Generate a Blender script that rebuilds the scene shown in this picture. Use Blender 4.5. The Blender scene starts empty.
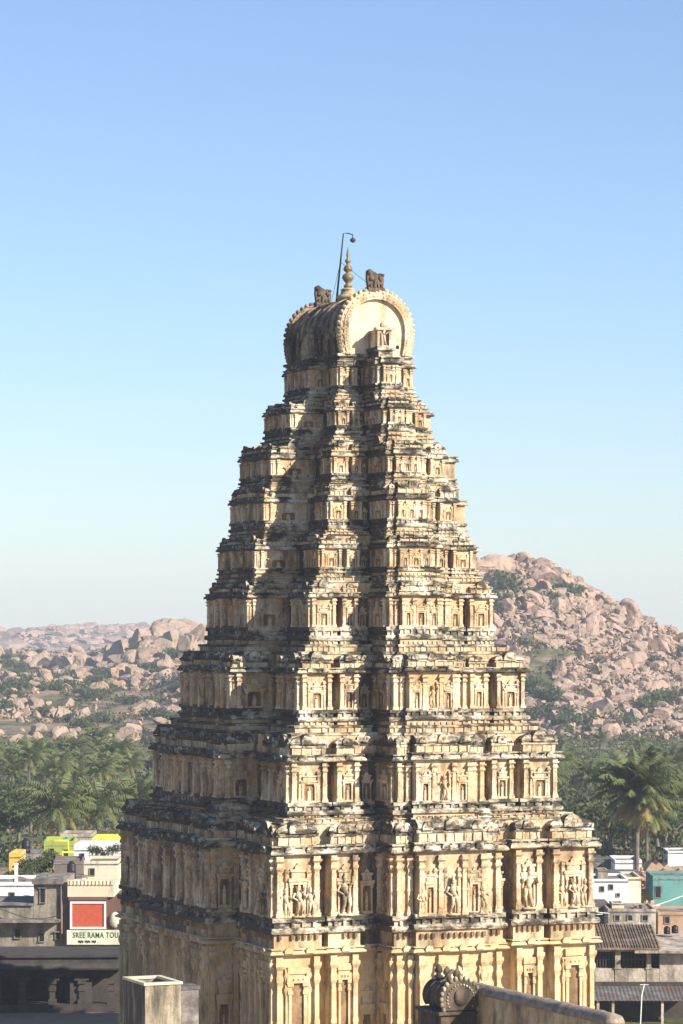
import bpy, bmesh, math, random
from mathutils import Vector, Matrix, noise
R = math.radians
S = bpy.context.scene
C = S.collection

# ------------------------------------------------------------------ camera, sky, sun, exposure
EYE, FPX, HORIZON = 24.0, 3200.0, 640.0
GROUND = -3.0
cam = bpy.data.cameras.new('camera')
cam.sensor_fit = 'VERTICAL'; cam.sensor_height = 36.0; cam.lens = FPX / 1024 * 36
cam.shift_y = (HORIZON - 512) / 1024
cam.clip_start = 1.0; cam.clip_end = 20000
camo = bpy.data.objects.new('camera', cam); C.objects.link(camo)
camo.location = (0, 0, EYE); camo.rotation_euler = (R(90), 0, 0)
S.camera = camo

SUN = Vector((0.815, -0.58, 0)).normalized()
SUN_EL = R(30)
sdir = Vector((SUN.x * math.cos(SUN_EL), SUN.y * math.cos(SUN_EL), math.sin(SUN_EL)))
w = bpy.data.worlds.new('World'); S.world = w; w.use_nodes = True
nt = w.node_tree; nt.nodes.clear()
sky = nt.nodes.new('ShaderNodeTexSky'); sky.sky_type = 'NISHITA'; sky.sun_disc = False
sky.sun_elevation = SUN_EL; sky.sun_rotation = math.atan2(SUN.x, SUN.y)
sky.air_density = 1.0; sky.dust_density = 0.3; sky.ozone_density = 3.0; sky.altitude = 400
bg = nt.nodes.new('ShaderNodeBackground'); bg.inputs[1].default_value = 0.080
out = nt.nodes.new('ShaderNodeOutputWorld')
tint = nt.nodes.new('ShaderNodeMix'); tint.data_type = 'RGBA'; tint.blend_type = 'MULTIPLY'; tint.inputs[0].default_value = 1.0
tint.inputs[7].default_value = (0.965, 1.0, 1.10, 1)                # cooler air
nt.links.new(sky.outputs[0], tint.inputs[6]); nt.links.new(tint.outputs[2], bg.inputs[0]); nt.links.new(bg.outputs[0], out.inputs[0])
sl = bpy.data.lights.new('sun', 'SUN'); sl.energy = 5.0; sl.angle = R(0.5); sl.color = (1.0, 0.935, 0.82)
so = bpy.data.objects.new('sun', sl); C.objects.link(so)
so.rotation_euler = sdir.to_track_quat('Z', 'Y').to_euler()
S.view_settings.view_transform = 'Standard'; S.view_settings.look = 'None'
S.view_settings.exposure = 0.88; S.view_settings.gamma = 1.0
S.render.engine = 'CYCLES'
S.cycles.max_bounces = 6; S.cycles.diffuse_bounces = 3; S.cycles.volume_bounces = 1
S.cycles.use_denoising = True; S.cycles.transparent_max_bounces = 8

def zpx(y, D): return EYE + (HORIZON - y) * D / FPX
def xpx(x, D): return (x - 341.5) * D / FPX

# ------------------------------------------------------------------ materials
def mat(name, rough=0.9):
    m = bpy.data.materials.new(name); m.use_nodes = True
    n = m.node_tree.nodes; b = n['Principled BSDF']; b.inputs['Roughness'].default_value = rough
    b.inputs['Specular IOR Level'].default_value = 0.2
    return m, m.node_tree, b
class N:
    """tiny node helper"""
    def __init__(s, t): s.t = t
    def pos(s, scale=(1, 1, 1), coord='geo'):
        if coord == 'geo':
            o = s.t.nodes.new('ShaderNodeNewGeometry').outputs['Position']
        else:
            o = s.t.nodes.new('ShaderNodeTexCoord').outputs['Object']
        mp = s.t.nodes.new('ShaderNodeMapping'); mp.inputs['Scale'].default_value = scale
        s.t.links.new(o, mp.inputs[0]); return mp.outputs[0]
    def noise(s, vec, scale, detail=5, rough=0.55):
        n = s.t.nodes.new('ShaderNodeTexNoise'); n.inputs['Scale'].default_value = scale
        n.inputs['Detail'].default_value = detail; n.inputs['Roughness'].default_value = rough
        s.t.links.new(vec, n.inputs['Vector']); return n.outputs['Fac']
    def ramp(s, fac, stops):
        r = s.t.nodes.new('ShaderNodeValToRGB'); e = r.color_ramp.elements
        while len(e) < len(stops): e.new(0.5)
        for k, (p, c) in zip(e, stops):
            k.position = p; k.color = (c, c, c, 1) if isinstance(c, (int, float)) else (*c, 1)
        s.t.links.new(fac, r.inputs[0]); return r.outputs[0]
    def mix(s, fac, a, b, mode='MIX'):
        m = s.t.nodes.new('ShaderNodeMix'); m.data_type = 'RGBA'; m.blend_type = mode
        for sock, v in ((m.inputs[0], fac), (m.inputs[6], a), (m.inputs[7], b)):
            if hasattr(v, 'links'): s.t.links.new(v, sock)
            elif isinstance(v, (int, float)): sock.default_value = v
            else: sock.default_value = (*v, 1)
        return m.outputs[2]
    def math(s, op, a, b=0.0):
        m = s.t.nodes.new('ShaderNodeMath'); m.operation = op
        for sock, v in ((m.inputs[0], a), (m.inputs[1], b)):
            if hasattr(v, 'links'): s.t.links.new(v, sock)
            else: sock.default_value = v
        return m.outputs[0]
    def bump(s, b, h, strength=0.4, dist=0.1):
        n = s.t.nodes.new('ShaderNodeBump'); n.inputs['Strength'].default_value = strength
        n.inputs['Distance'].default_value = dist
        s.t.links.new(h, n.inputs['Height']); s.t.links.new(n.outputs[0], b.inputs['Normal'])
    def rnd(s): return s.t.nodes.new('ShaderNodeObjectInfo').outputs['Random']
    def facing(s, v):
        g = s.t.nodes.new('ShaderNodeNewGeometry'); d = s.t.nodes.new('ShaderNodeVectorMath'); d.operation = 'DOT_PRODUCT'
        s.t.links.new(g.outputs['True Normal'], d.inputs[0]); d.inputs[1].default_value = v
        return d.outputs['Value']

A = R(22.5)
LEFTN = (-math.cos(A), -math.sin(A), 0.0)

def stucco(name, pale, ochre, grime_at=0.60, grime_to=0.72, grime=(0.07, 0.055, 0.045), speck=0.0, mildew_shade=0.0, streak=(1.0, 1.0, 0.35)):
    """old limewashed stucco: pale wash, ochre patches, black mildew in blotches, thickened on left faces as painted shade"""
    m, t, b = mat(name); n = N(t)
    p = n.pos()
    c = n.mix(n.ramp(n.noise(p, 0.55, 6, 0.65), [(0.40, 0.0), (0.62, 1.0)]), pale, ochre)
    c = n.mix(0.55, c, n.ramp(n.noise(p, 3.5, 6, 0.7), [(0.25, 0.55), (0.7, 1.12)]), 'MULTIPLY')
    f = n.noise(n.pos(streak), 1.1, 9, 0.68)
    if mildew_shade:                                   # left-facing sides: mildew plus the unlit side's darkness painted in
        f = n.math('ADD', f, n.math('MULTIPLY', n.math('MAXIMUM', n.facing(LEFTN), 0.0), mildew_shade))
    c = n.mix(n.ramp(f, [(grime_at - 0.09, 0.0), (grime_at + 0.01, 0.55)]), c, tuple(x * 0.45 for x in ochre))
    g = n.ramp(f, [(grime_at, 0.0), (grime_to, 1.0)])
    if speck:
        g2 = n.ramp(n.noise(p, 5.0, 4, 0.6), [(0.56, 0.0), (0.64, speck)])
        g = n.math('MAXIMUM', g, g2)
    c = n.mix(n.math('MULTIPLY', g, 0.93), c, grime)
    t.links.new(c, b.inputs['Base Color'])
    n.bump(b, n.noise(p, 4.0, 6, 0.6), 0.5, 0.12)
    return m

def plain(name, col, col2=None, scale=1.5, rough=0.9, dirt=0.25, bump=0.2, metal=0.0):
    m, t, b = mat(name, rough); n = N(t); p = n.pos()
    c = n.mix(n.ramp(n.noise(p, scale, 5, 0.6), [(0.35, 0.0), (0.68, 1.0)]), col, col2 or tuple(x * 0.75 for x in col))
    if dirt:
        c = n.mix(n.ramp(n.noise(n.pos((1.5, 1.5, 0.3)), 0.9, 7, 0.65), [(0.52, 0.0), (0.75, dirt * 2)]), c, tuple(x * 0.25 for x in col))
    t.links.new(c, b.inputs['Base Color']); b.inputs['Metallic'].default_value = metal
    if bump: n.bump(b, n.noise(p, scale * 5, 4), bump, 0.05)
    return m

M = {}
M['wall'] = stucco('cream stucco', (0.64, 0.52, 0.34), (0.52, 0.34, 0.18), 0.55, 0.69, (0.105, 0.075, 0.05), mildew_shade=0.115)
M['shade_toned'] = stucco('damp mildewed stucco', (0.50, 0.41, 0.28), (0.36, 0.25, 0.15), 0.42, 0.56, (0.06, 0.052, 0.045), 0.7, mildew_shade=0.05)  # mildewed stucco, darkened further to stand for recess shade
M['relief'] = stucco('carved stucco', (0.71, 0.60, 0.42), (0.56, 0.38, 0.20), 0.57, 0.69, (0.085, 0.062, 0.045), 0.5, mildew_shade=0.08)
M['trim'] = stucco('mildewed stucco trim', (0.70, 0.65, 0.53), (0.52, 0.41, 0.26), 0.475, 0.56, (0.036, 0.030, 0.024), 0.8, mildew_shade=0.13, streak=(0.7, 0.7, 1.3))
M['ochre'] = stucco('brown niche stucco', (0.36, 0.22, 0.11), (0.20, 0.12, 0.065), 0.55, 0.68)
M['vault'] = stucco('mildewed vault stucco', (0.42, 0.32, 0.21), (0.27, 0.195, 0.125), 0.475, 0.60, (0.04, 0.036, 0.033), 0.8)
M['shrine'] = stucco('blackened shrine stucco', (0.20, 0.145, 0.10), (0.14, 0.095, 0.065), 0.50, 0.62, (0.035, 0.03, 0.026), 0.5)
M['gable'] = stucco('gable limewash', (0.72, 0.61, 0.42), (0.66, 0.54, 0.36), 0.62, 0.80, (0.30, 0.23, 0.15))
M['stonebase'] = stucco('base ashlar', (0.63, 0.50, 0.30), (0.56, 0.38, 0.19), 0.63, 0.78, (0.12, 0.085, 0.052), mildew_shade=0.12)
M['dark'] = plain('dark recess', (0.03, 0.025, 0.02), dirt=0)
M['brass'] = plain('tarnished brass', (0.26, 0.19, 0.10), (0.15, 0.11, 0.06), 6, 0.6, 0.2, 0, 0.35)
M['iron'] = plain('dark iron', (0.06, 0.055, 0.05), dirt=0, bump=0, rough=0.6)

# ------------------------------------------------------------------ mesh builder
class MB:
    def __init__(s): s.v = []; s.f = []; s.m = []
    def add(s, vs, fs, m=0):
        o = len(s.v); s.v += [tuple(p) for p in vs]; s.f += [tuple(i + o for i in f) for f in fs]; s.m += [m] * len(fs)
    def box(s, x0, x1, y0, y1, z0, z1, m=0):
        s.add([(x0, y0, z0), (x1, y0, z0), (x1, y1, z0), (x0, y1, z0), (x0, y0, z1), (x1, y0, z1), (x1, y1, z1), (x0, y1, z1)],
              [(0, 3, 2, 1), (4, 5, 6, 7), (0, 1, 5, 4), (1, 2, 6, 5), (2, 3, 7, 6), (3, 0, 4, 7)], m)
    def rings(s, rings, mats=0, cap=True):
        n = len(rings[0]); o = len(s.v)
        for r in rings: s.v += [tuple(p) for p in r]
        for k in range(len(rings) - 1):
            mm = mats[k] if isinstance(mats, (list, tuple)) else mats
            for i in range(n):
                j = (i + 1) % n
                s.f.append((o + k * n + i, o + k * n + j, o + (k + 1) * n + j, o + (k + 1) * n + i)); s.m.append(mm)
        if cap:
            m0 = mats[0] if isinstance(mats, (list, tuple)) else mats
            m1 = mats[-1] if isinstance(mats, (list, tuple)) else mats
            s.f.append(tuple(o + i for i in range(n))[::-1]); s.m.append(m0)
            q = o + (len(rings) - 1) * n
            s.f.append(tuple(q + i for i in range(n))); s.m.append(m1)
    def sweep(s, rect, prof, mats=0):
        x0, x1, y0, y1 = rect
        s.rings([[(x0 - o, y0 - o, z), (x1 + o, y0 - o, z), (x1 + o, y1 + o, z), (x0 - o, y1 + o, z)] for o, z in prof], mats)
    def lathe(s, prof, c=(0, 0), n=12, m=0):
        s.rings([[(c[0] + r * math.cos(2 * math.pi * i / n), c[1] + r * math.sin(2 * math.pi * i / n), z) for i in range(n)] for r, z in prof], m)
    def tube(s, p0, p1, r0, r1=None, n=8, m=0):
        p0, p1 = Vector(p0), Vector(p1); r1 = r0 if r1 is None else r1
        d = (p1 - p0).normalized(); a = d.orthogonal().normalized(); b = d.cross(a)
        s.rings([[p + (a * math.cos(2 * math.pi * i / n) + b * math.sin(2 * math.pi * i / n)) * r for i in range(n)] for p, r in ((p0, r0), (p1, r1))], m)
    def path(s, pts, rs, n=8, m=0):
        pts = [Vector(p) for p in pts]; rr = []
        d0 = (pts[1] - pts[0]).normalized(); a = d0.orthogonal().normalized()
        for i, p in enumerate(pts):
            d = (pts[min(i + 1, len(pts) - 1)] - pts[max(i - 1, 0)]).normalized()
            a = (a - d * a.dot(d)).normalized(); b = d.cross(a)
            r = rs[i] if isinstance(rs, (list, tuple)) else rs
            rr.append([p + (a * math.cos(2 * math.pi * k / n) + b * math.sin(2 * math.pi * k / n)) * r for k in range(n)])
        s.rings(rr, m)
    def ball(s, c, r, nu=8, nv=6, m=0):
        rx, ry, rz = (r, r, r) if isinstance(r, (int, float)) else r
        rg = []
        for k in range(nv + 1):
            t = math.pi * (0.04 + 0.92 * k / nv) - math.pi / 2
            rg.append([(c[0] + rx * math.cos(t) * math.cos(2 * math.pi * i / nu), c[1] + ry * math.cos(t) * math.sin(2 * math.pi * i / nu), c[2] + rz * math.sin(t)) for i in range(nu)])
        s.rings(rg, m)
    def arch(s, c, r, y0, y1, m=0, n=8, squash=1.0, foot=0.35):
        """horseshoe disc standing on z=c[1], facing -y"""
        pts = []
        for i in range(n + 1):
            a = -foot + (math.pi + 2 * foot) * i / n
            pts.append((c[0] + r * math.cos(a), c[1] + r * (math.sin(a) + math.sin(foot)) * squash))
        s.rings([[(x, y, z) for x, z in pts] for y in (y0, y1)], m)
    def prism(s, pts, y0, y1, m=0):
        s.rings([[(x, y, z) for x, z in pts] for y in (y0, y1)], m)
    def merge(s, o, mx):
        k = len(s.v); s.v += [tuple(mx @ Vector(p)) for p in o.v]; s.f += [tuple(i + k for i in f) for f in o.f]; s.m += o.m
    def mesh(s, name, mats, smooth=False, fixn=True):
        me = bpy.data.meshes.new(name); me.from_pydata(s.v, [], s.f)
        for mm in (mats if isinstance(mats, (list, tuple)) else [mats]): me.materials.append(M[mm] if isinstance(mm, str) else mm)
        me.polygons.foreach_set('material_index', s.m)
        if smooth: me.polygons.foreach_set('use_smooth', [True] * len(s.f))
        if fixn and len(s.f) < 60000:
            bm = bmesh.new(); bm.from_mesh(me); bmesh.ops.recalc_face_normals(bm, faces=bm.faces); bm.to_mesh(me); bm.free()
        me.update(); return me
    def build(s, name, mats, parent=None, smooth=False, loc=(0, 0, 0), rz=0):
        return put(name, s.mesh(name, mats, smooth), parent, loc, rz)
def put(name, me, parent=None, loc=(0, 0, 0), rz=0, scale=None):
    o = bpy.data.objects.new(name, me); C.objects.link(o); o.parent = parent
    o.location = loc; o.rotation_euler = (0, 0, rz)
    if scale: o.scale = scale if isinstance(scale, (tuple, list)) else (scale,) * 3
    return o
def tag(o, label=None, cat=None, group=None, kind=None):
    for k, v in (('label', label), ('category', cat), ('group', group), ('kind', kind)):
        if v: o[k] = v
    return o
def thing(name, label, cat, loc=(0, 0, 0), rz=0, group=None):
    o = bpy.data.objects.new(name, None); C.objects.link(o); o.empty_display_size = 0.5
    o.location = loc; o.rotation_euler = (0, 0, rz)
    return tag(o, label, cat, group)

#@@TERRAIN
# ------------------------------------------------------------------ ground and hills
def smooth(a, b, x):
    t = max(0.0, min(1.0, (x - a) / (b - a))); return t * t * (3 - 2 * t)
def interp(xs, ys, x):
    if x <= xs[0]: return ys[0]
    for i in range(len(xs) - 1):
        if x <= xs[i + 1]:
            t = (x - xs[i]) / (xs[i + 1] - xs[i]); return ys[i] + (ys[i + 1] - ys[i]) * t
    return ys[-1]
RIDGE_X = [150, 250, 330, 420, 470, 500, 545, 580, 610, 640, 672, 720, 800, 950]
RIDGE_Y = [690, 640, 600, 575, 566, 562, 566, 583, 604, 622, 637, 655, 690, 745]
def terrain(X, Y):
    D = math.hypot(X, Y)
    if Y <= 50 or D < 600: return GROUND
    px = 341.5 + FPX * X / Y
    z = GROUND
    ry = interp(RIDGE_X, RIDGE_Y, px)                                  # right boulder hill
    rz = zpx(ry, 1010) - GROUND
    if rz > 0:
        up = smooth(835, 1010, D) * 0.45 + max(0, min(1, (D - 840) / 170)) * 0.55
        z = max(z, GROUND + rz * up * (1 - smooth(1030, 1300, D)))
    if px < 420:                                                       # left slope
        k = 1 - smooth(300, 420, px)
        s = smooth(760, 900, D) * 2.5 + max(0, min(1, (D - 800) / 700)) * 17.5
        s += 10 * smooth(900, 1200, D) * math.exp(-((px - 175) / 60.0) ** 2) * (1 - smooth(1250, 1450, D))
        s *= 1 - smooth(1510, 1680, D)
        z = max(z, GROUND + s * k)
    far = smooth(2300, 3000, D) * (1 - smooth(3200, 3900, D))
    z = max(z, GROUND + far * (zpx(interp([-200, 20, 60, 110, 160, 240, 400, 700], [640, 631, 628, 627, 629, 626, 632, 640], px), 3000) - GROUND))
    if D > 700: z += 1.6 * noise.fractal(Vector((X * 0.02, Y * 0.02, 3)), 0.9, 2.1, 4)
    return z
def ground_mesh():
    th = [-180, -150, -120, -90, -60, -45, -35, -28, -22, -18, -15]
    t = -12.0
    while t <= 12.01: th.append(t); t += 0.16
    th += [15, 18, 22, 28, 35, 45, 60, 90, 120, 150]
    rs = [3, 60, 150, 250, 400, 550, 650, 700]
    r = 720
    while r < 1600: rs.append(r); r += 11
    rs += [1650, 1720, 1800, 1900, 2000, 2150, 2300, 2400, 2500, 2600, 2700, 2800, 2850, 2900, 2950, 3000, 3050, 3100, 3200, 3300, 3500, 3700, 3900, 4300]
    mb = MB(); n = len(th)
    for r in rs:
        for t in th:
            x, y = r * math.sin(R(t)), r * math.cos(R(t)); mb.v.append((x, y, terrain(x, y)))
    for k in range(len(rs) - 1):
        for i in range(n):
            j = (i + 1) % n
            mb.f.append((k * n + i, k * n + j, (k + 1) * n + j, (k + 1) * n + i)); mb.m.append(0)
    mb.f.append(tuple(range(n))[::-1]); mb.m.append(0)
    return mb
def ground_mat():
    m, t, b = mat('dry ground', 1.0); n = N(t); p = n.pos()
    soil = n.mix(n.ramp(n.noise(p, 0.02, 6, 0.6), [(0.4, 0.0), (0.6, 1.0)]), (0.30, 0.21, 0.13), (0.24, 0.17, 0.12))
    g = n.ramp(n.noise(p, 0.045, 8, 0.7), [(0.46, 0.0), (0.56, 1.0)])
    c = n.mix(g, soil, (0.075, 0.085, 0.035))
    rock = n.mix(n.ramp(n.noise(p, 0.12, 5, 0.6), [(0.4, 0.0), (0.6, 1.0)]), (0.36, 0.24, 0.17), (0.22, 0.15, 0.11))
    far = t.nodes.new('ShaderNodeVectorMath'); far.operation = 'LENGTH'
    t.links.new(n.pos((1, 1, 0)), far.inputs[0])
    c = n.mix(n.ramp(n.math('DIVIDE', far.outputs['Value'], 5000.0), [(0.53, 0.0), (0.58, 0.75)]), c, rock)
    t.links.new(c, b.inputs['Base Color']); n.bump(b, n.noise(p, 0.3, 6), 0.6, 1.0)
    return m
M['ground'] = ground_mat()
g = put('ground', ground_mesh().mesh('ground', 'ground', True, False)); tag(g, kind='structure')


# ------------------------------------------------------------------ haze
M['paving'] = plain('warm stone paving', (0.34, 0.25, 0.16), (0.27, 0.195, 0.125), 0.5, dirt=0.2)
cy = MB(); cy.box(-70, 70, 60, 216, GROUND - 0.5, GROUND + 0.004)  # unseen courtyard floor, added to bounce warm light up the tower
tag(cy.build('courtyard_bounce', ['paving']), kind='structure')
hz = MB(); hz.box(-4700, 4700, -4700, 4700, -8, 95)
hm = bpy.data.materials.new('haze air'); hm.use_nodes = True; hm.node_tree.nodes.clear()
ho = hm.node_tree.nodes.new('ShaderNodeOutputMaterial'); hv = hm.node_tree.nodes.new('ShaderNodeVolumePrincipled')
hv.inputs['Density'].default_value = 0.00018; hv.inputs['Color'].default_value = (0.80, 0.875, 1.0, 1); hv.inputs['Anisotropy'].default_value = 0.2
hm.node_tree.links.new(hv.outputs[0], ho.inputs['Volume'])
tag(hz.build('haze', hm), kind='stuff')

#@@TOWER
# ------------------------------------------------------------------ the temple tower
U = 1 / 17.0                                     # one photo pixel at the near corner, in metres
DIM = [(20.5, 27.3), (20.41, 27.2), (17.23, 23.9), (14.56, 20.55), (11.89, 17.13), (9.98, 15.48), (8.36, 14.2), (7.37, 12.97), (5.88, 10.71), (4.89, 8.86)]
YS = [(None, None, None, 956, 949, 948), (948, 935, 918, 856, 846, 824), (824, 816, 803, 763, 755, 736), (736, 722, 710, 674, 668, 655),
      (655, 641, 627, 598, 592, 583), (583, 573, 567, 549, 543, 536), (536, 529, 519, 501, 495, 484), (484, 480, 473, 457, 450, 442),
      (442, 434, 425, 411, 406, 400), (400, 392, 385, 367, 360, 354)]
DR = [26, 26, 35, 37, 39, 42, 42, 42, 40, 34]
DL = [20, 20, 28, 34, 34, 40, 42, 41, 29, 14]
tower = thing('temple_tower', 'tall tapering cream stone temple tower of nine carved storeys, dark with mildew', 'temple tower', (0.4, 200, 0), A)
ca, sa = math.cos(A), math.sin(A)
def face_xy(face, W, L, s, d):
    return {'front': (-W + s, -L - d), 'left': (-W - d, -L + s), 'back': (-W + s, L + d), 'right': (W + d, -L + s)}[face]
def face_rect(face, W, L, s0, s1, d0, d1):
    a = face_xy(face, W, L, s0, d0); b = face_xy(face, W, L, s1, d1)
    return (min(a[0], b[0]), max(a[0], b[0]), min(a[1], b[1]), max(a[1], b[1]))
RZ = {'front': 0, 'left': -math.pi / 2}
rng = random.Random(7)
WALL, TRIM, OCH = 0, 1, 2
BM = ['wall', 'trim', 'ochre']

LOWZ = [GROUND]; GAP = [0.0]
def block_profile(z, k, first, lift=0.0):
    zb0, zb1, zm, zw, zc, zp = z
    h1 = zm - zb1; hc = zc - zw; o = 0.36 * k
    e = lift
    hb = zb1 - zb0; g1 = max(0.10 * k, min(0.95, GAP[0] * 0.74)); g2 = max(0.12 * k, min(0.65, GAP[0] * 0.44)); band = [(g1, zb0 + hb * 0.02), (g1 + 0.06, zb0 + hb * 0.06), (g1 + 0.06, zb0 + hb * 0.22), (g2, zb0 + hb * 0.26), (g2, zb0 + hb * 0.56), (g2 + 0.08, zb0 + hb * 0.60), (g2 + 0.08, zb0 + hb * 0.74), (0.12 * k, zb0 + hb * 0.78)] if LOWZ[0] > 8.8 else []
    P = [(g1 if band else 0.10 * k, LOWZ[0] - lift * 0.5)] + band + [(0.10 * k, zb1 + e), (0.30 * k, zb1 + e + h1 * 0.04), (0.34 * k, zb1 + e + h1 * 0.22), (0.28 * k, zb1 + e + h1 * 0.36),
         (0.08 * k, zb1 + e + h1 * 0.40), (0.08 * k, zb1 + e + h1 * 0.68), (0.24 * k, zb1 + e + h1 * 0.72), (0.24 * k, zm + e - 0.01), (0, zm + e),
         (0, zw + e), (0.10 * k, zw + e + 0.01), (0.10 * k, zw + e + hc * 0.12), (o, zw + e + hc * 0.10), (o * 1.12, zw + e + hc * 0.22), (o * 1.0, zw + e + hc * 0.42),
         (o * 0.66, zw + e + hc * 0.62), (0.12 * k, zw + e + hc * 0.70), (0.12 * k, zw + e + hc * 0.80), (o * 0.8, zw + e + hc * 0.82), (o * 0.8, zc + e)]
    mt = ([0, 1, 1, 1, 0, 1, 1, 1, 0] if band else [0]) + [1] * 8 + [0] + [1] * 10
    return P, mt
def edge_items(mb, face, W, L, s0, s1, d, z0, z1, step, wd, dep, m, kudu=False, rngg=None):
    n = max(1, int((s1 - s0) / step)); st = (s1 - s0) / n
    for i in range(n):
        s = s0 + (i + 0.5) * st
        if rng.random() < 0.06: continue
        if kudu:
            q = MB(); q.arch((0, 0), wd / 2, -dep, 0.1, m, 6); x, y = face_xy(face, W, L, s, d)
            mb.merge(q, Matrix.Translation((x, y, z0)) @ Matrix.Rotation(RZ[face], 4, 'Z'))
        else:
            r = face_rect(face, W, L, s - wd / 2, s + wd / 2, d - 0.05, d + dep)
            mb.box(*r, z0, z1, m)
def dress(mb, face, W, L, s0, s1, d, z, k, i, lift=0.0):
    """beads in the base moulding, horseshoe bumps on the cornice, dentils or putlog holes in the band"""
    zb0, zb1, zm, zw, zc, zp = z; h1 = zm - zb1; hc = zc - zw
    edge_items(mb, face, W, L, s0, s1, d + 0.08 * k, zb1 + lift + h1 * 0.39, zb1 + lift + h1 * 0.73, 0.50 * k + 0.05, 0.20 * k, 0.13 * k, TRIM)
    edge_items(mb, face, W, L, s0, s1, d + 0.36 * k, zw + lift + hc * 0.30, 0, 0.95 * k + 0.1, 0.52 * k, 0.10 * k, TRIM, True)
    edge_items(mb, face, W, L, s0, s1, d + 0.12 * k, zw + lift + hc * 0.69, zw + lift + hc * 0.83, 0.5 * k + 0.06, 0.2 * k, 0.14 * k, TRIM)
    if LOWZ[0] > 8.8:
        hb = zb1 - zb0; g2 = max(0.12 * k, min(0.65, GAP[0] * 0.44))
        edge_items(mb, face, W, L, s0 - g2 * .5, s1 + g2 * .5, d + g2, zb0 + hb * 0.26, zb0 + hb * 0.57, 0.42 * k + 0.06, 0.20 * k, 0.10 * k, WALL)
        edge_items(mb, face, W, L, s0, s1, d + 0.10 * k, zb1 - hb * 0.2, zb1 - 0.01, 0.36 * k + 0.06, 0.16 * k, 0.12 * k, WALL)
    if i in (1, 2):
        edge_items(mb, face, W, L, s0, s1, d + 0.10 * k, zb1 - 0.30, zb1 - 0.02, 0.34, 0.17, 0.16, OCH)
    elif i in (33,):
        for _ in range(int((s1 - s0) / 1.1)):
            s = rng.uniform(s0 + 0.2, s1 - 0.2); zz = zb0 + (zb1 - zb0) * rng.uniform(0.3, 0.7)
            mb.box(*face_rect(face, W, L, s - 0.09, s + 0.09, d, d + 0.10 * k + 0.012), zz, zz + 0.17, 3)

def pilaster_proto(h, wd, dep):
    m = MB(); a = wd / 2
    m.box(-a * 1.5, a * 1.5, -dep * 1.25, 0.1, 0, h * 0.07); m.box(-a * 1.2, a * 1.2, -dep * 1.1, 0.1, h * 0.07, h * 0.12)
    m.box(-a, a, -dep, 0.1, h * 0.12, h * 0.70)
    m.box(-a * 1.15, a * 1.15, -dep * 1.1, 0.1, h * 0.40, h * 0.44)
    m.rings([[(-a * q, -dep * p, z), (a * q, -dep * p, z), (a * q, 0.1, z), (-a * q, 0.1, z)] for q, p, z in
             ((0.8, 0.9, h * 0.70), (0.85, 0.9, h * 0.74), (1.35, 1.3, h * 0.78), (1.4, 1.35, h * 0.81), (1.0, 1.0, h * 0.84), (1.05, 1.0, h * 0.87), (1.7, 1.6, h * 0.91), (1.7, 1.6, h * 0.94))])
    m.box(-a * 1.3, a * 1.3, -dep * 1.1, 0.1, h * 0.94, h * 0.985)
    return m
def niche_proto(wd, h, dep, fancy):
    """aedicule: thin posts, lintel, little stepped roof with horseshoe gable, ochre back"""
    m = MB(); a = wd / 2; pw = wd * 0.13; body = 0.58 * h
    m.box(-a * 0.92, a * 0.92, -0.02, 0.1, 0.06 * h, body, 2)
    m.box(-a * 1.08, a * 1.08, -dep * 1.2, 0.1, 0, h * 0.06)
    for sx in (-1, 1):
        c = sx * (a - pw / 2)
        m.box(c - pw / 2, c + pw / 2, -dep, 0.1, h * 0.06, body * 0.88); m.box(c - pw * 0.85, c + pw * 0.85, -dep * 1.2, 0.1, body * 0.88, body * 0.97)
    m.box(-a * 1.15, a * 1.15, -dep * 1.3, 0.1, body * 0.97, body * 1.06)
    m.box(-a * 1.3, a * 1.3, -dep * 1.7, 0.1, body * 1.06, body * 1.16, 1)
    m.box(-a * 0.85, a * 0.85, -dep * 1.0, 0.1, body * 1.16, body * 1.34)
    if fancy:
        m.box(-a * 1.05, a * 1.05, -dep * 1.4, 0.1, body * 1.34, body * 1.42, 1)
        m.arch((0, body * 1.42), a * 0.42, -dep * 1.1, 0.1, 0, 8); m.ball((0, -dep * 0.5, body * 1.42 + a * 0.56), (a * .12, a * .12, h * .035), 6, 4)
    else:
        m.arch((0, body * 1.30), a * 0.5, -dep * 1.2, 0.1, 0, 8)
    if fancy: m.box(-a * .9, a * .9, -dep * 1.15, 0.1, body * 1.20, body * 1.27, 1)
    m.box(-a * 0.22, a * 0.22, -dep * 0.6, 0.1, 0.06 * h, body * 0.62); m.ball((0, -dep * 0.5, body * 0.70), (a * 0.17, a * 0.15, body * 0.09), 6, 4)
    return m
def base_niche(wd, h):
    m = MB(); a = wd / 2
    m.box(-a * .62, a * .62, -0.03, 0.1, 0.05 * h, 0.80 * h, 2)
    for sx in (-1, 1):
        c = sx * a * 0.80
        m.box(c - a * .16, c + a * .16, -.16, .1, 0, .70 * h); m.box(c - a * .28, c + a * .28, -.22, .1, .70 * h, .735 * h); m.box(c - a * .2, c + a * .2, -.18, .1, .735 * h, .77 * h); m.box(c - a * .32, c + a * .32, -.26, .1, .77 * h, .80 * h)
    m.box(-a * 1.15, a * 1.15, -.24, .1, .80 * h, .86 * h); m.box(-a * .95, a * .95, -.12, .1, .86 * h, .885 * h); m.box(-a * 1.1, a * 1.1, -.22, .1, .885 * h, .945 * h)
    for x in (-.5, 0, .5): m.box(a * x - .05, a * x + .05, -.25, -.2, .82 * h, .84 * h, 2)
    return m
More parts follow.
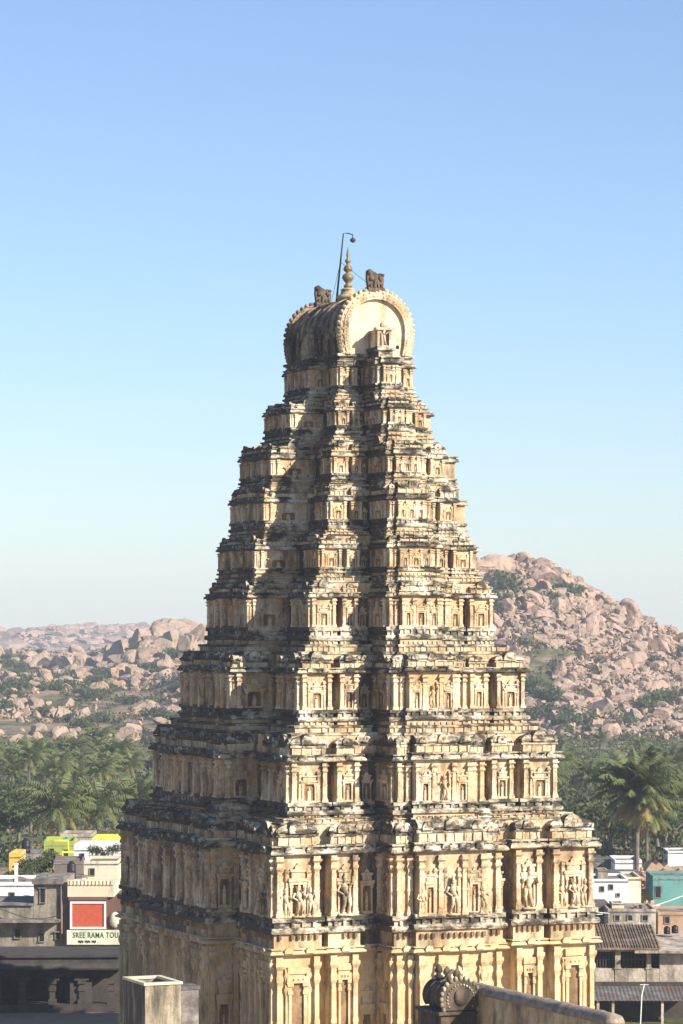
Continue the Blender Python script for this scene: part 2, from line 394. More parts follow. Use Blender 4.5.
def statue_proto(h, r, pose):
    """standing relief figure, crowned, on a plinth, one arm raised or both on the hips"""
    m = MB(); s = h / 2.0; y = -0.16 * s
    m.box(-0.34 * s, 0.34 * s, -0.30 * s, 0.1, 0, 0.10 * s)
    sway = 0.08 * s * (1 if r.random() < 0.5 else -1)
    hip = (sway, y, 0.95 * s); chest = (-sway * 0.3, y, 1.32 * s); head = (-sway * 0.2, y - 0.03 * s, 1.66 * s)
    for sx in (-1, 1):
        kn = (sx * 0.13 * s + sway * 1.2, y - 0.05 * s, 0.55 * s); ft = (sx * (0.14 + (0.05 if pose == 1 else 0)) * s, y, 0.14 * s)
        m.path([(hip[0] + sx * 0.09 * s, y, hip[2]), kn, ft], [0.115 * s, 0.085 * s, 0.06 * s], 7)
        m.ball((ft[0], y - 0.06 * s, 0.13 * s), (0.06 * s, 0.11 * s, 0.04 * s), 6, 4)
        sh = (chest[0] + sx * 0.21 * s, y, 1.42 * s)
        if pose == 0 and sx == 1: el, hd = (sh[0] + 0.17 * s, y - 0.05 * s, 1.50 * s), (sh[0] + 0.16 * s, y - 0.08 * s, 1.82 * s)
        elif pose == 2: el, hd = (sh[0] + sx * 0.17 * s, y - 0.06 * s, 1.22 * s), (sh[0] + sx * 0.12 * s, y - 0.16 * s, 1.45 * s)
        else: el, hd = (sh[0] + sx * 0.12 * s, y, 1.15 * s), (hip[0] + sx * 0.17 * s, y - 0.10 * s, 0.98 * s)
        m.path([sh, el, hd], [0.075 * s, 0.06 * s, 0.05 * s], 6)
    m.ball(hip, (0.19 * s, 0.14 * s, 0.14 * s)); m.path([hip, (sway * 0.3, y, 1.12 * s), chest, (chest[0], y, 1.5 * s)], [0.16 * s, 0.12 * s, 0.19 * s, 0.07 * s], 8)
    m.ball(head, (0.105 * s, 0.11 * s, 0.125 * s)); m.lathe([(0.11 * s, 1.72 * s), (0.12 * s, 1.76 * s), (0.07 * s, 1.86 * s), (0.08 * s, 1.89 * s), (0.02 * s, 1.99 * s)], (head[0], head[1]), 8)
    return m
def kuta_proto(wd, h, dep):
    m = MB(); a = wd / 2; b = dep
    m.box(-a * 0.86, a * 0.86, -b * 0.93, 0, 0, h * 0.36, 0)
    for sx in (-0.78, -0.28, 0.28, 0.78): m.box(sx * a - 0.05 * wd, sx * a + 0.05 * wd, -b * 0.93 - 0.05, -b * .9, 0, h * 0.34, 0)
    m.box(-a, a, -b, 0, h * 0.36, h * 0.46, 1); m.box(-a * 0.84, a * 0.84, -b * 0.9, 0, h * 0.46, h * 0.54, 1)
    m.rings([[(-a * q, -b / 2 - b / 2 * q, z), (a * q, -b / 2 - b / 2 * q, z), (a * q, -b / 2 + b / 2 * q, z), (-a * q, -b / 2 + b / 2 * q, z)] for q, z in
             ((0.92, h * 0.54), (1.0, h * 0.60), (0.97, h * 0.68), (0.82, h * 0.79), (0.55, h * 0.88), (0.22, h * 0.94), (0.1, h * 0.95))], 1)
    m.ball((0, -b / 2, h * 0.98), (a * 0.14, a * 0.14, h * 0.06), 6, 4, 1)
    m.arch((0, h * 0.52), a * 0.42, -b * 1.06, -b * 0.6, 1, 8); m.ball((0, -b * 1.06, h * 0.72), (a * 0.14, 0.05, h * 0.08), 6, 4, 2)
    for sx in (-1, 1): m.ball((sx * a * 0.9, -b * 0.96, h * 0.56), (a * 0.12, a * 0.12, h * 0.09), 6, 4, 1)
    return m
def shala_proto(wd, h, dep, nk):
    m = MB(); a = wd / 2; b = dep
    m.box(-a * 0.95, a * 0.95, -b * 0.93, 0, 0, h * 0.36, 0)
    n = max(4, int(wd / 0.5))
    for i in range(n):
        c = -a * 0.9 + 1.8 * a * i / (n - 1); m.box(c - 0.07, c + 0.07, -b * 0.93 - 0.07, -b * .9, 0, h * 0.34, 0)
    m.box(-a, a, -b, 0, h * 0.36, h * 0.45, 1); m.box(-a * 0.94, a * 0.94, -b * 0.92, 0, h * 0.45, h * 0.52, 1)
    pr = [(1.0, 0.52), (1.06, 0.60), (1.0, 0.70), (0.82, 0.82), (0.62, 0.88)]
    rr = []
    ring = [(-b * q, h * z) for q, z in pr] + [(0, h * 0.9), (0, h * 0.5)]
    m.rings([[(x, y, z) for y, z in ring] for x in (-a * 0.96, a * 0.96)], 1)
    for i in range(nk):
        c = 0 if nk == 1 else -a * 0.7 + 1.4 * a * i / (nk - 1)
        q = 0.34 * h if i == nk // 2 else 0.24 * h
        m.arch((c, h * 0.50), min(q, a * 0.4), -b * 1.14, -b * 0.5, 1, 8); m.ball((c, -b * 1.14, h * 0.72), (q * 0.35, 0.06, q * 0.4), 6, 4, 2)
    for i in range(max(3, int(wd / 0.8))):
        c = -a * 0.85 + 1.7 * a * i / (max(3, int(wd / 0.8)) - 1); m.ball((c, -b * 0.45, h * 0.93), (0.09, 0.09, h * 0.09), 6, 4, 1)
    return m

def rough(mb, amp, seed, f=2.5):
    o = Vector((seed * 7.3, seed * 3.1, seed * 1.7))
    mb.v = [tuple(Vector(p) + noise.noise_vector(Vector(p) * f + o) * amp) for p in mb.v]; return mb
PARTS = {}                                       # prototypes shared by copies
counts = {}
bulk = {}
def place(kind, key, fn, mats, face, W, L, s, d, z, parent, cap=96, smooth=False, at=None):
    x, y = at or face_xy(face, W, L, s, d)
    sc = (1, 1, 1)
    if kind in ('miniature_shrine', 'statue', 'niche'):
        key = key + (rng.randrange(3),)
        sc = (rng.uniform(.94, 1.05), rng.uniform(.94, 1.06), rng.uniform(.90, 1.06)) if kind == 'miniature_shrine' else (rng.uniform(.94, 1.04), 1, rng.uniform(.95, 1.02))
    elif kind == 'pilaster': sc = (rng.uniform(.88, 1.12), rng.uniform(.9, 1.2), 1)
    if key not in PARTS: p = rough(fn(), 0.02 if kind == 'niche' else (0.015 if kind == 'pilaster' else (0.022 if kind == 'statue' else 0.06)), len(PARTS) + 1, 3.5 if kind != 'statue' else 5); PARTS[key] = [p, None]
    if counts.get(kind, 0) < cap:
        if PARTS[key][1] is None: PARTS[key][1] = PARTS[key][0].mesh(kind, mats, smooth)
        put(kind, PARTS[key][1], parent, (x, y, z), RZ[face], sc); counts[kind] = counts.get(kind, 0) + 1
    else:
        if kind not in bulk: bulk[kind] = (MB(), mats, smooth)
        bulk[kind][0].merge(PARTS[key][0], Matrix.Translation((x, y, z)) @ Matrix.Rotation(RZ[face], 4, 'Z') @ Matrix.Diagonal((*sc, 1)))

tops = None
for i, ((wd, ln), ys) in enumerate(zip(DIM, YS)):
    W, L = wd / 2, ln / 2
    Dc = 200 - W * sa - L * ca
    if i == 0:
        zt = [zpx(y, Dc) for y in ys[3:]]; z = (GROUND, GROUND + 0.9, GROUND + 2.2, *zt)
    else:
        z = tuple(zpx(y, Dc) for y in ys)
    zb0, zb1, zm, zw, zc, zp = z
    LOWZ[0] = GROUND if i == 0 else prevz - 0.06
    prevz = zc; GAP[0] = 0.0 if i < 2 else (DIM[i - 1][0] - wd) / 2
    k = max(0.5, min(1.0, (zw - zm) / 2.6)) if i else 1.0
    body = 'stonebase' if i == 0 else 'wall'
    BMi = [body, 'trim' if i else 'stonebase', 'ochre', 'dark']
    name = 'storey' if 0 < i < 9 else ('base_storey' if i == 0 else 'neck')
    # core: the set-back plane seen in the recesses
    cm = MB(); P, mt = block_profile(z, k, i == 0); ins = 0.72 * k + 0.08
    cm.sweep((-W + ins, W - ins, -L + ins, L - ins), P, mt)
    d1, d2 = DR[i] * U, (DR[i] + 9 * k) * U
    for face in ('front', 'left'):
        dress(cm, face, W - ins, L - ins, 0.2, 2 * (W if face == 'front' else L) - 2 * ins - 0.2, 0, z, k, i)
    core = cm.build(name, ['shade_toned' if i else body] + BMi[1:], tower)
    # wall bays: (kind, s0, s1, d)
    F = 2 * W; G = 2 * L
    a = 0.135 * F; sl_ = 0.031 * F; b = 0.082 * F
    def bays(face):
        T = F if face in ('front', 'back') else G
        if face in ('front', 'back'):
            return [('side_bay', a + sl_, a + sl_ + b * 1.08, -0.06), ('side_bay', T - a - sl_ - b * 1.08, T - a - sl_, -0.06),
                    ('middle_bay', 0.335 * T, 0.665 * T, d1), ('central_bay', 0.392 * T, 0.608 * T, d2)]
        dl = DL[i] * U; dk = dl + 0.16 * k
        return [('side_bay', a + sl_, a + sl_ + b * 1.08, -0.06), ('side_bay', T - a - sl_ - b * 1.08, T - a - sl_, -0.06),
                ('middle_bay', 0.29 * T, 0.71 * T, dl), ('central_bay', 0.385 * T, 0.615 * T, dk)]
    lifts = {'side_bay': 0.013, 'middle_bay': 0.027, 'central_bay': 0.041 + (0.10 * k if i else 0)}
    opening = {}
    for face in ('front', 'left', 'back', 'right'):
        for kind, s0, s1, d in bays(face):
            full = GAP[0]
            if i > 1 and kind in ('middle_bay', 'central_bay'):
                dd_ = DR if face in ('front', 'back') else DL
                GAP[0] = max(0.0, min(0.40 * (DIM[i - 1][1] - ln if face in ('left', 'right') else (DIM[i - 1][0] - wd) * 0.8) / 2, full - (dd_[i] - dd_[i - 1]) * U - (0.2 if kind == 'central_bay' else 0.1)))
            mb = MB(); P, mt = block_profile(z, k, i == 0, lifts[kind])
            if kind == 'central_bay' and face == 'left' and i > 0:
                # split round the storey's doorway
                T = G; o2 = 0.034 * T + 0.1; c = T / 2; zo = zm + (zw - zm) * 0.86
                lower = [q for q in P if q[1] <= zm + lifts[kind] + 1e-6]; upper = P[len(lower):]
                mb.sweep(face_rect(face, W, L, s0, s1, -0.6, d), lower, mt[:len(lower) - 1])
                for q0, q1 in ((s0, c - o2), (c + o2, s1)):
                    mb.box(*face_rect(face, W, L, q0, q1, -0.6, d), zm + lifts[kind] - 0.02, zw + lifts[kind] + 0.01, 0)
                mb.box(*face_rect(face, W, L, c - o2, c + o2, -0.6, d - 0.03), zo, zw + lifts[kind], 0)
                mb.box(*face_rect(face, W, L, c - o2 - 0.02, c + o2 + 0.02, -0.62, d - 1.1), zm, zo + 0.1, 0)
                for q0, q1 in ((c - o2 - 0.14 * k, c - o2 + 0.04), (c + o2 - 0.04, c + o2 + 0.14 * k)):
                    mb.box(*face_rect(face, W, L, q0, q1, d - 0.3, d + 0.08), zm, zo + 0.08, 0)
                mb.box(*face_rect(face, W, L, c - o2 - 0.16 * k, c + o2 + 0.16 * k, d - 0.3, d + 0.10), zo - 0.02, zo + 0.16 * k, 0)
                mb.sweep(face_rect(face, W, L, s0, s1, -0.6, d), upper, mt[len(lower):])
            else:
                mb.sweep(face_rect(face, W, L, s0, s1, -1.0, d), P, mt)
            if face in RZ: dress(mb, face, W, L, s0 + 0.05, s1 - 0.05, d, z, k, i, lifts[kind])
            GAP[0] = full
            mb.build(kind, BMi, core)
    for sx in (0, 1):
        for sy in (0, 1):
            mb = MB(); P, mt = block_profile(z, k, i == 0, 0.0)
            x0 = -W if sx == 0 else W - a; y0 = -L if sy == 0 else L - a
            mb.sweep((x0, x0 + a, y0, y0 + a), P, mt)
            if sy == 0: dress(mb, 'front', W, L, 0.05 if sx == 0 else F - a + 0.05, a - 0.05 if sx == 0 else F - 0.05, 0, z, k, i)
            if sx == 0: dress(mb, 'left', W, L, 0.05 if sy == 0 else G - a + 0.05, a - 0.05 if sy == 0 else G - 0.05, 0, z, k, i)
            mb.build('corner_pavilion', BMi, core)
    # pilasters, niches, figures
    h = zw - zm; pw = 0.30 * k; dep = 0.20 * k
    pm = [body if i == 0 else 'relief', 'trim', 'ochre']
    pil = lambda face, s, d, zz=zm, hh=h: place('pilaster', ('p', i, round(hh, 2)), lambda: pilaster_proto(hh, pw, dep), pm, face, W, L, s, d, zz, core)
    col = lambda face, s, d: place('colonette', ('c', i), lambda: pilaster_proto(h * (0.80 if i else .9), pw * 0.55, dep * 0.7), pm, face, W, L, s, d, zm, core)
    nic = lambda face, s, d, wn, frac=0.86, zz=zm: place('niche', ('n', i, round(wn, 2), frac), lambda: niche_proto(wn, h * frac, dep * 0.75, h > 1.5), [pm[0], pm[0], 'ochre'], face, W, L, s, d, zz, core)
    def fig(face, s, d, frac, pose=None):
        pose = rng.randrange(3) if pose is None else pose
        place('statue', ('f', i, frac, pose), lambda: statue_proto(h * frac, rng, pose), ['relief'], face, W, L, s, d, zm, core, smooth=True)
    for face in ('front', 'left'):
        T = F if face == 'front' else G
        e = pw * 0.75
        for near in (True, False):
            f = (lambda s: s) if near else (lambda s: T - s)
            pil(face, f(e), 0); pil(face, f(a - e), 0)
            m0, m1 = a + sl_, a + sl_ + b * 1.08
            col(face, f(a * 0.255), 0); col(face, f(a * 0.745), 0)
            pil(face, f(m0 + e), -0.06); pil(face, f(m1 - e), -0.06)
            if i == 1:
                for q in (-0.5, 0.5): fig(face, f(a / 2 + q * a * 0.55), 0, 0.50)
                nic(face, f(a / 2), 0, a * 0.36, 0.95); fig(face, f(a / 2), 0.10, 0.56); fig(face, f((m0 + m1) / 2), -0.06, 0.74)
                nic(face, f((m0 + m1) / 2), -0.06, (m1 - m0) * 0.46, 0.92)
            elif i == 0:
                for c_, w_, d_ in ((a / 2, a * 0.42, 0), ((m0 + m1) / 2, (m1 - m0) * 0.40, -0.06)): place('niche', ('b', round(w_, 2)), lambda: base_niche(w_, h), pm, face, W, L, f(c_), d_, zm, core)
            else:
                nic(face, f(a / 2), 0, a * 0.38); nic(face, f((m0 + m1) / 2), -0.06, (m1 - m0) * 0.40)
            # a slim niche on the recessed wall
            rs = (m1 + (0.335 if face == 'front' else 0.29) * T) / 2
            nic(face, f(rs), -ins, 0.035 * F, 0.8)
        bl = bays(face); mid, cen = bl[2], bl[3]
        for near in (True, False):
            f = (lambda s: s) if near else (lambda s: T - s)
            pil(face, f(mid[1] + e), mid[3]); pil(face, f(cen[1] - e * 1.2), mid[3])
            if face == 'left':
                for q in (0.27, 0.73): pil(face, f(mid[1] + (cen[1] - mid[1]) * q), mid[3])
                for q in (0.14, 0.40, 0.60, 0.86): col(face, f(mid[1] + (cen[1] - mid[1]) * q), mid[3])
                nic(face, f((mid[1] + cen[1]) / 2), mid[3], 0.035 * T)
        dv = mid[3]
        other = 'front' if face == 'left' else 'left'
        for s_, d0_, d1_ in ((mid[1], -ins, mid[3]),):
            wv = d1_ - d0_
            for q in ((0.12, 0.88) if wv > 1.0 else (0.5,)):
                at = (-W - (d0_ + wv * q), -L + s_) if face == 'left' else (-W + s_, -L - (d0_ + wv * q))
                place('pilaster', ('p', i, round(h, 2)), lambda: pilaster_proto(h, pw, dep), pm, other, W, L, 0, 0, zm, core, at=at)
            if wv > 1.0:
                at = (-W - (d0_ + wv * .5), -L + s_) if face == 'left' else (-W + s_, -L - (d0_ + wv * .5))
                place('niche', ('nr', i, face), lambda: niche_proto(wv * 0.42, h * .84, dep * 0.75, h > 1.5), [pm[0], pm[0], 'ochre'], other, W, L, 0, 0, zm, core, at=at)
                if 0 < i < 9:
                    place('miniature_shrine', ('kr', i, face), lambda: kuta_proto(wv * 0.8, (zp - zc) * 1.0, 0.45), ['relief', 'trim', 'ochre'], other, W, L, 0, 0, zc + 0.03, core, 110, at=(at[0] + (0 if face == 'left' else 0.42), at[1] + (0.42 if face == 'left' else 0)))
        hh = h + lifts['central_bay']
        cw = cen[2] - cen[1]
        for near in (True, False):
            f = (lambda s: s) if near else (lambda s: T - s)
            pil(face, f(cen[1] + e), cen[3], zm, h); pil(face, f(cen[1] + cw * 0.33), cen[3], zm, h)
            for q in (0.10, 0.26, 0.40): col(face, f(cen[1] + cw * q), cen[3]) if (face == 'front' or q < 0.3) else None
            if face == 'front':
                nic(face, f(cen[1] + cw * 0.18), cen[3], cw * 0.13)
        if face == 'front':
            if i in (1, 2, 3): fig(face, T / 2, cen[3], 0.74 if i > 1 else 0.66, i % 3)
            else: nic(face, T / 2, cen[3], cw * 0.2)
            if i == 1:
                for q in (0.06, 0.94): fig(face, cen[1] + cw * q, cen[3] * 1 + 0.02, 0.5)
    # miniature shrines above the cornice
    hp = (zp - zc) * 1.0
    if 0 < i < 9:
        nW, nL = DIM[i + 1][0] / 2, DIM[i + 1][1] / 2
        for face in ('front', 'left'):
            T = F if face == 'front' else G
            gap = (L - nL) if face == 'front' else (W - nW)
            dd = max(0.45, gap * 0.80)
            for near in (True, False):
                f = (lambda s: s) if near else (lambda s: T - s)
                if face == 'front' or near is False:
                    place('miniature_shrine', ('k', i, face), lambda: kuta_proto(a * 1.02, hp * 1.05, max(dd, a * 0.55)), ['relief', 'trim', 'ochre'], face, W, L, f(a / 2), 0.08 - max(dd, a * 0.55), zc, core, 110)
                m0, m1 = a + sl_, a + sl_ + b * 1.08
                place('miniature_shrine', ('k2', i, face), lambda: kuta_proto(b * 1.05, hp * 0.96, dd), ['relief', 'trim', 'ochre'], face, W, L, f((m0 + m1) / 2), -dd, zc + 0.013, core, 110)
                bl = bays(face); mid, cen = bl[2], bl[3]
                place('miniature_shrine', ('k3', i, face), lambda: kuta_proto((cen[1] - mid[1]) * 0.95, hp * 1.0, 0.6 * k), ['relief', 'trim', 'ochre'], face, W, L, f((mid[1] + cen[1]) / 2), mid[3] - 0.6 * k, zc + 0.03, core, 110)
            re = (0.335 if face == 'front' else 0.29) * T
            for near in (True, False):
                f = (lambda s: s) if near else (lambda s: T - s)
                nr = 1 if face == 'front' else 2
                for q in range(nr):
                    c_ = m1 + (re - m1) * (q + 0.5) / nr
                    place('miniature_shrine', ('k5', i, face), lambda: kuta_proto((re - m1) / nr * 0.94, hp * 1.1, dd * 0.8), ['relief', 'trim', 'ochre'], face, W, L, f(c_), -ins - dd * 0.8 + 0.2, zc + 0.001, core, 110)
            place('miniature_shrine', ('s', i, face), lambda: shala_proto((cen[2] - cen[1]) * 0.98, hp * 1.08, 0.75 * k + 0.2, 3), ['relief', 'trim', 'ochre'], face, W, L, T / 2, cen[3] - 0.75 * k - 0.2, zc + lifts['central_bay'], core, 110)
            if face == 'left':      # its corner face too
                place('miniature_shrine', ('k4', i), lambda: kuta_proto(a * 0.9, hp * 0.98, 0.5), ['relief', 'trim', 'ochre'], face, W, L, a / 2, -0.46, zc + 0.002, core, 110)
for kind, (mb, mats, sm) in bulk.items():
    tag(mb.build(kind, mats, tower, sm), kind='stuff')

# ---- the barrel vault on top
Wn, Ln = DIM[9][0] / 2, DIM[9][1] / 2
zv = zpx(354, 196); zcen = zpx(330, 196)
def vault_ring(r, y, zb, n=20, open_=0.0):
    dz = zcen - zb; pts = []; m_n = max(3, n // 5); k_n = n - 2 * m_n
    for q in range(m_n): t = 1 - q / m_n; pts.append((r * (1 - 0.10 * t * t), y, zcen - dz * t))
    for q in range(k_n + 1): t = math.pi * q / k_n; pts.append((r * math.cos(t), y, zcen + r * math.sin(t)))
    for q in range(m_n): t = (q + 1) / m_n; pts.append((-r * (1 - 0.10 * t * t), y, zcen - dz * t))
    return pts
vm = MB()
vm.rings([vault_ring(2.22, y, zv - 0.1) for y in [-Ln + 0.3 + (2 * Ln - 0.6) * q / 8 for q in range(9)]])
for q in range(1, 8):                                              # ribs across the vault
    y = -Ln + 0.3 + (2 * Ln - 0.6) * q / 8
    vm.rings([vault_ring(2.29, y - 0.07, zv - 0.05), vault_ring(2.29, y + 0.07, zv - 0.05)])
vault = vm.build('vault', ['vault'], tower, True)
lg = MB(); lg.sweep((-Wn + 0.1, Wn - 0.1, -Ln + 0.1, Ln - 0.1), [(0, zv - 0.5), (0.05, zv - 0.25), (0.22, zv - 0.2), (0.22, zv - 0.05), (0.0, zv - 0.02), (0, zv + 0.04)])
lg.build('ledge', ['trim'], tower)
for q, (dy, sgn) in enumerate(((-Ln + 0.05, -1), (Ln - 0.05, 1))):
    gm = MB()
    ro, ri = 2.42, 1.86
    n = 30; o = vault_ring(ro, 0, zv - 0.08, n); inn = vault_ring(ri, 0, zv - 0.08, n); mid_ = vault_ring(2.2, 0, zv - 0.08, n)
    for i in range(n):
        for r0, r1, t0 in ((inn, mid_, 0.30), (mid_, o, 0.22)):
            y0 = dy - sgn * 0.30; y1 = dy + sgn * t0
            A8 = [(*r0[i][:1], y0, r0[i][2]), (r0[i + 1][0], y0, r0[i + 1][2]), (r1[i + 1][0], y0, r1[i + 1][2]), (r1[i][0], y0, r1[i][2])]
            B8 = [(x, y1, z_) for x, _, z_ in A8]
            gm.add(A8 + B8, [(0, 1, 2, 3), (7, 6, 5, 4), (0, 4, 5, 1), (1, 5, 6, 2), (2, 6, 7, 3), (3, 7, 4, 0)])
    gar = gm.build('gable_arch', ['relief' if sgn < 0 else 'vault'], tower)
    sm = MB()
    for i, (x, _, z_) in enumerate(vault_ring(2.46, 0, zv - 0.02, 36)): sm.ball((x, dy, z_), (0.16 * rng.uniform(.85, 1.1), 0.22, 0.16 * rng.uniform(.85, 1.1)), 8, 6)
    for i, (x, _, z_) in enumerate(vault_ring(2.05, 0, zv, 44)): sm.ball((x, dy + sgn * 0.28, z_), (0.075, 0.06, 0.075), 6, 4)
    for i, (x, _, z_) in enumerate(vault_ring(2.26, 0, zv, 24)): sm.ball((x, dy + sgn * 0.2, z_), (0.10 * rng.uniform(.6, 1.2), 0.09, 0.10), 6, 4)
    sm.build('scalloped_fringe', ['relief' if sgn < 0 else 'vault'], gar, True)
    pm_ = MB(); pp = vault_ring(1.9, 0, zv - 0.08, 28)
    pm_.rings([[(x, dy + sgn * y, z_) for x, _, z_ in pp] for y in (-0.28, 0.06)])
    pm_.build('gable_panel', ['gable'], gar)
    ho_ = MB()
    for x, zz, rr in ((0.55, zcen + 0.1, 0.11), (1.45, zv + 0.45, 0.13), (-0.2, zv + 0.9, 0.06)):
        ho_.rings([[(x + rr * math.cos(2 * math.pi * t / 10), dy + sgn * y, zz + rr * math.sin(2 * math.pi * t / 10)) for t in range(10)] for y in (0.0, 0.065)])
    ho_.build('vent_hole', ['dark'], gar)
# guardian in front of the near gable, on the central bay
pd = MB(); yb = -Ln - DR[9] * U * 0.62
zs = zpx(360, 196) - 0.05
pd.sweep((-0.50, 0.42, yb - 0.40, -Ln + 0.1), [(0, zs - 0.3), (0, zs + 0.45), (0.14, zs + 0.5), (0.14, zs + 0.68), (0, zs + 0.7), (0, zs + 0.74)])
pd.build('pedestal', ['trim'], tower)
put('guardian_statue', statue_proto(1.55, rng, 1).mesh('guardian_statue', ['relief'], True), tower, (-0.05, yb - 0.02, zs + 0.73))
fr = MB()
for x in (-0.42, 0.36): fr.box(x - 0.08, x + 0.08, yb - 0.2, yb - 0.02, zs + 0.73, zs + 1.75)
fr.box(-0.62, 0.56, yb - 0.3, yb + 0.15, zs + 1.75, zs + 1.9); fr.ball((-0.03, yb - 0.1, zs + 2.05), (0.3, 0.2, 0.2)); fr.box(-0.5, 0.44, yb + 0.12, -Ln, zs + 0.7, zs + 1.78)
fr.build('guardian_niche', ['relief'], tower)
# carved figures and a big horseshoe on the vault flank
for q in range(7):
    y = -Ln + 0.9 + (2 * Ln - 1.8) * q / 6
    if q == 3: continue
    put('vault_figure', PARTS.setdefault(('vf', q % 3), [None, statue_proto(1.9, rng, q % 3).mesh('vault_figure', ['shade_toned'], True)])[1], vault, (-2.22, y, zv - 0.05), -math.pi / 2)
nz = MB(); nz.arch((0, 0), 1.15, -0.6, 0.6, 0, 16); nz.arch((0, 0.25), 0.8, -0.66, -0.5, 0, 16)
for i in range(15):
    t = -0.3 + (math.pi + 0.6) * i / 14; nz.ball((1.18 * math.cos(t), -0.5, 0.36 + 1.18 * math.sin(t)), 0.12, 6, 4)
nz.build('side_gable', ['vault'], vault, False, (-2.1, 0, zv - 0.05), -math.pi / 2)
# ridge: brass finial, two carved lion crests
zr = zcen + 2.2
fb = MB(); fb.lathe([(0.62, zr - 0.2), (0.62, zr + 0.1), (0.75, zr + 0.16), (0.75, zr + 0.30), (0.5, zr + 0.4), (0.42, zr + 0.62), (0.5, zr + 0.68), (0.3, zr + 0.8)], (0, 0), 14)
fb.build('finial_base', ['relief'], tower, True)
f0 = zr + 0.78; ft = zpx(247, 200); q = (ft - f0)
fm = MB(); fm.lathe([(0.16, f0), (0.26, f0 + .03 * q), (0.26, f0 + .07 * q), (0.12, f0 + .12 * q), (0.30, f0 + .20 * q), (0.38, f0 + .26 * q), (0.30, f0 + .33 * q), (0.10, f0 + .38 * q),
                     (0.26, f0 + .43 * q), (0.29, f0 + .47 * q), (0.22, f0 + .53 * q), (0.08, f0 + .58 * q), (0.18, f0 + .64 * q), (0.18, f0 + .68 * q), (0.07, f0 + .73 * q), (0.11, f0 + .80 * q), (0.06, f0 + .9 * q), (0.01, ft)], (0, 0), 16)
fm.build('pot_finial', ['brass'], tower, True)
def crest():
    m = MB()
    m.box(-0.62, 0.62, -0.3, 0.3, -0.25, 0.12)
    m.prism([(-0.55, 0.1), (0.55, 0.1), (0.62, 0.6), (0.50, 1.05), (0.34, 1.12), (0.2, 0.98), (0.0, 1.1), (-0.2, 1.2), (-0.42, 1.38), (-0.62, 1.25), (-0.66, 0.7)], -0.2, 0.2)
    for x, zz, r_ in ((-0.33, 0.75, 0.2), (0.33, 0.72, 0.2), (0, 0.45, 0.24), (-0.5, 1.1, 0.16), (0.48, 0.95, 0.14)):
        m.ball((x, -0.2, zz), (r_, 0.18, r_))
    for x in (-0.4, -0.13, 0.13, 0.4): m.box(x - 0.07, x + 0.07, -0.36, -0.15, 0.1, 0.34)
    return m
cme = rough(crest(), 0.05, 3, 2).mesh('lion_crest', ['shrine'], False)
put('lion_crest', cme, tower, (0, -Ln + 0.1, zcen + 2.5), 0, 0.88); put('lion_crest', cme, tower, (0.0, Ln - 0.3, zcen + 2.42), 0, 0.84)
# lightning rod, hooked at the top
rod = MB(); tz = zpx(233, 200); b0 = Vector((-0.55, 0.6, zr - 0.2)); t0 = Vector((-0.18, 0.3, tz))
rod.path([b0, b0.lerp(t0, 0.5), t0, t0 + Vector((0.30, -0.05, 0.02)), t0 + Vector((0.58, -0.1, -0.06)), t0 + Vector((0.60, -0.1, -0.28))], [0.075, 0.06, 0.045, 0.04, 0.04, 0.04], 8)
rod.tube(b0 + Vector((0.2, 0.35, -0.1)), b0.lerp(t0, 0.55), 0.03); 
ro_ = rod.build('lightning_rod', ['iron'], tower)
lp = MB(); c = t0 + Vector((0.60, -0.1, 0)); lp.lathe([(0.05, c.z - 0.26), (0.17, c.z - 0.33), (0.19, c.z - 0.44), (0.1, c.z - 0.54), (0.02, c.z - 0.57)], (c.x, c.y), 10)
lp.build('rod_lamp', ['iron'], ro_, True)
wr = MB()
for e_ in ((0, -Ln + 0.3, zcen + 2.6), (0.4, Ln - 0.6, zcen + 2.3)): wr.tube(b0.lerp(t0, 0.6), e_, 0.014, n=4)
wr.build('stay_wire', ['iron'], ro_)
#@@REST
# ------------------------------------------------------------------ boulders
def stone_mat(name, c1, c2, c3):
    m, t, b = mat(name, 0.95); n = N(t); p = n.pos()
    c = n.mix(n.ramp(n.noise(p, 0.11, 4, 0.6), [(0.38, 0.0), (0.62, 1.0)]), c1, c2)
    c = n.mix(n.ramp(n.noise(n.pos((1, 1, 0.35)), 0.5, 8, 0.72), [(0.50, 0.0), (0.62, 0.8)]), c, c3)
    c = n.mix(n.ramp(n.rnd(), [(0.0, 0.0), (1.0, 0.35)]), c, (0.30, 0.25, 0.22))
    t.links.new(c, b.inputs['Base Color']); n.bump(b, n.noise(p, 1.0, 6), 0.6, 0.4)
    return m
M['granite'] = stone_mat('pink granite', (0.42, 0.27, 0.185), (0.33, 0.225, 0.165), (0.12, 0.092, 0.075))
M['granite2'] = stone_mat('buff granite', (0.40, 0.275, 0.18), (0.31, 0.22, 0.155), (0.12, 0.095, 0.075))
rb = random.Random(11)
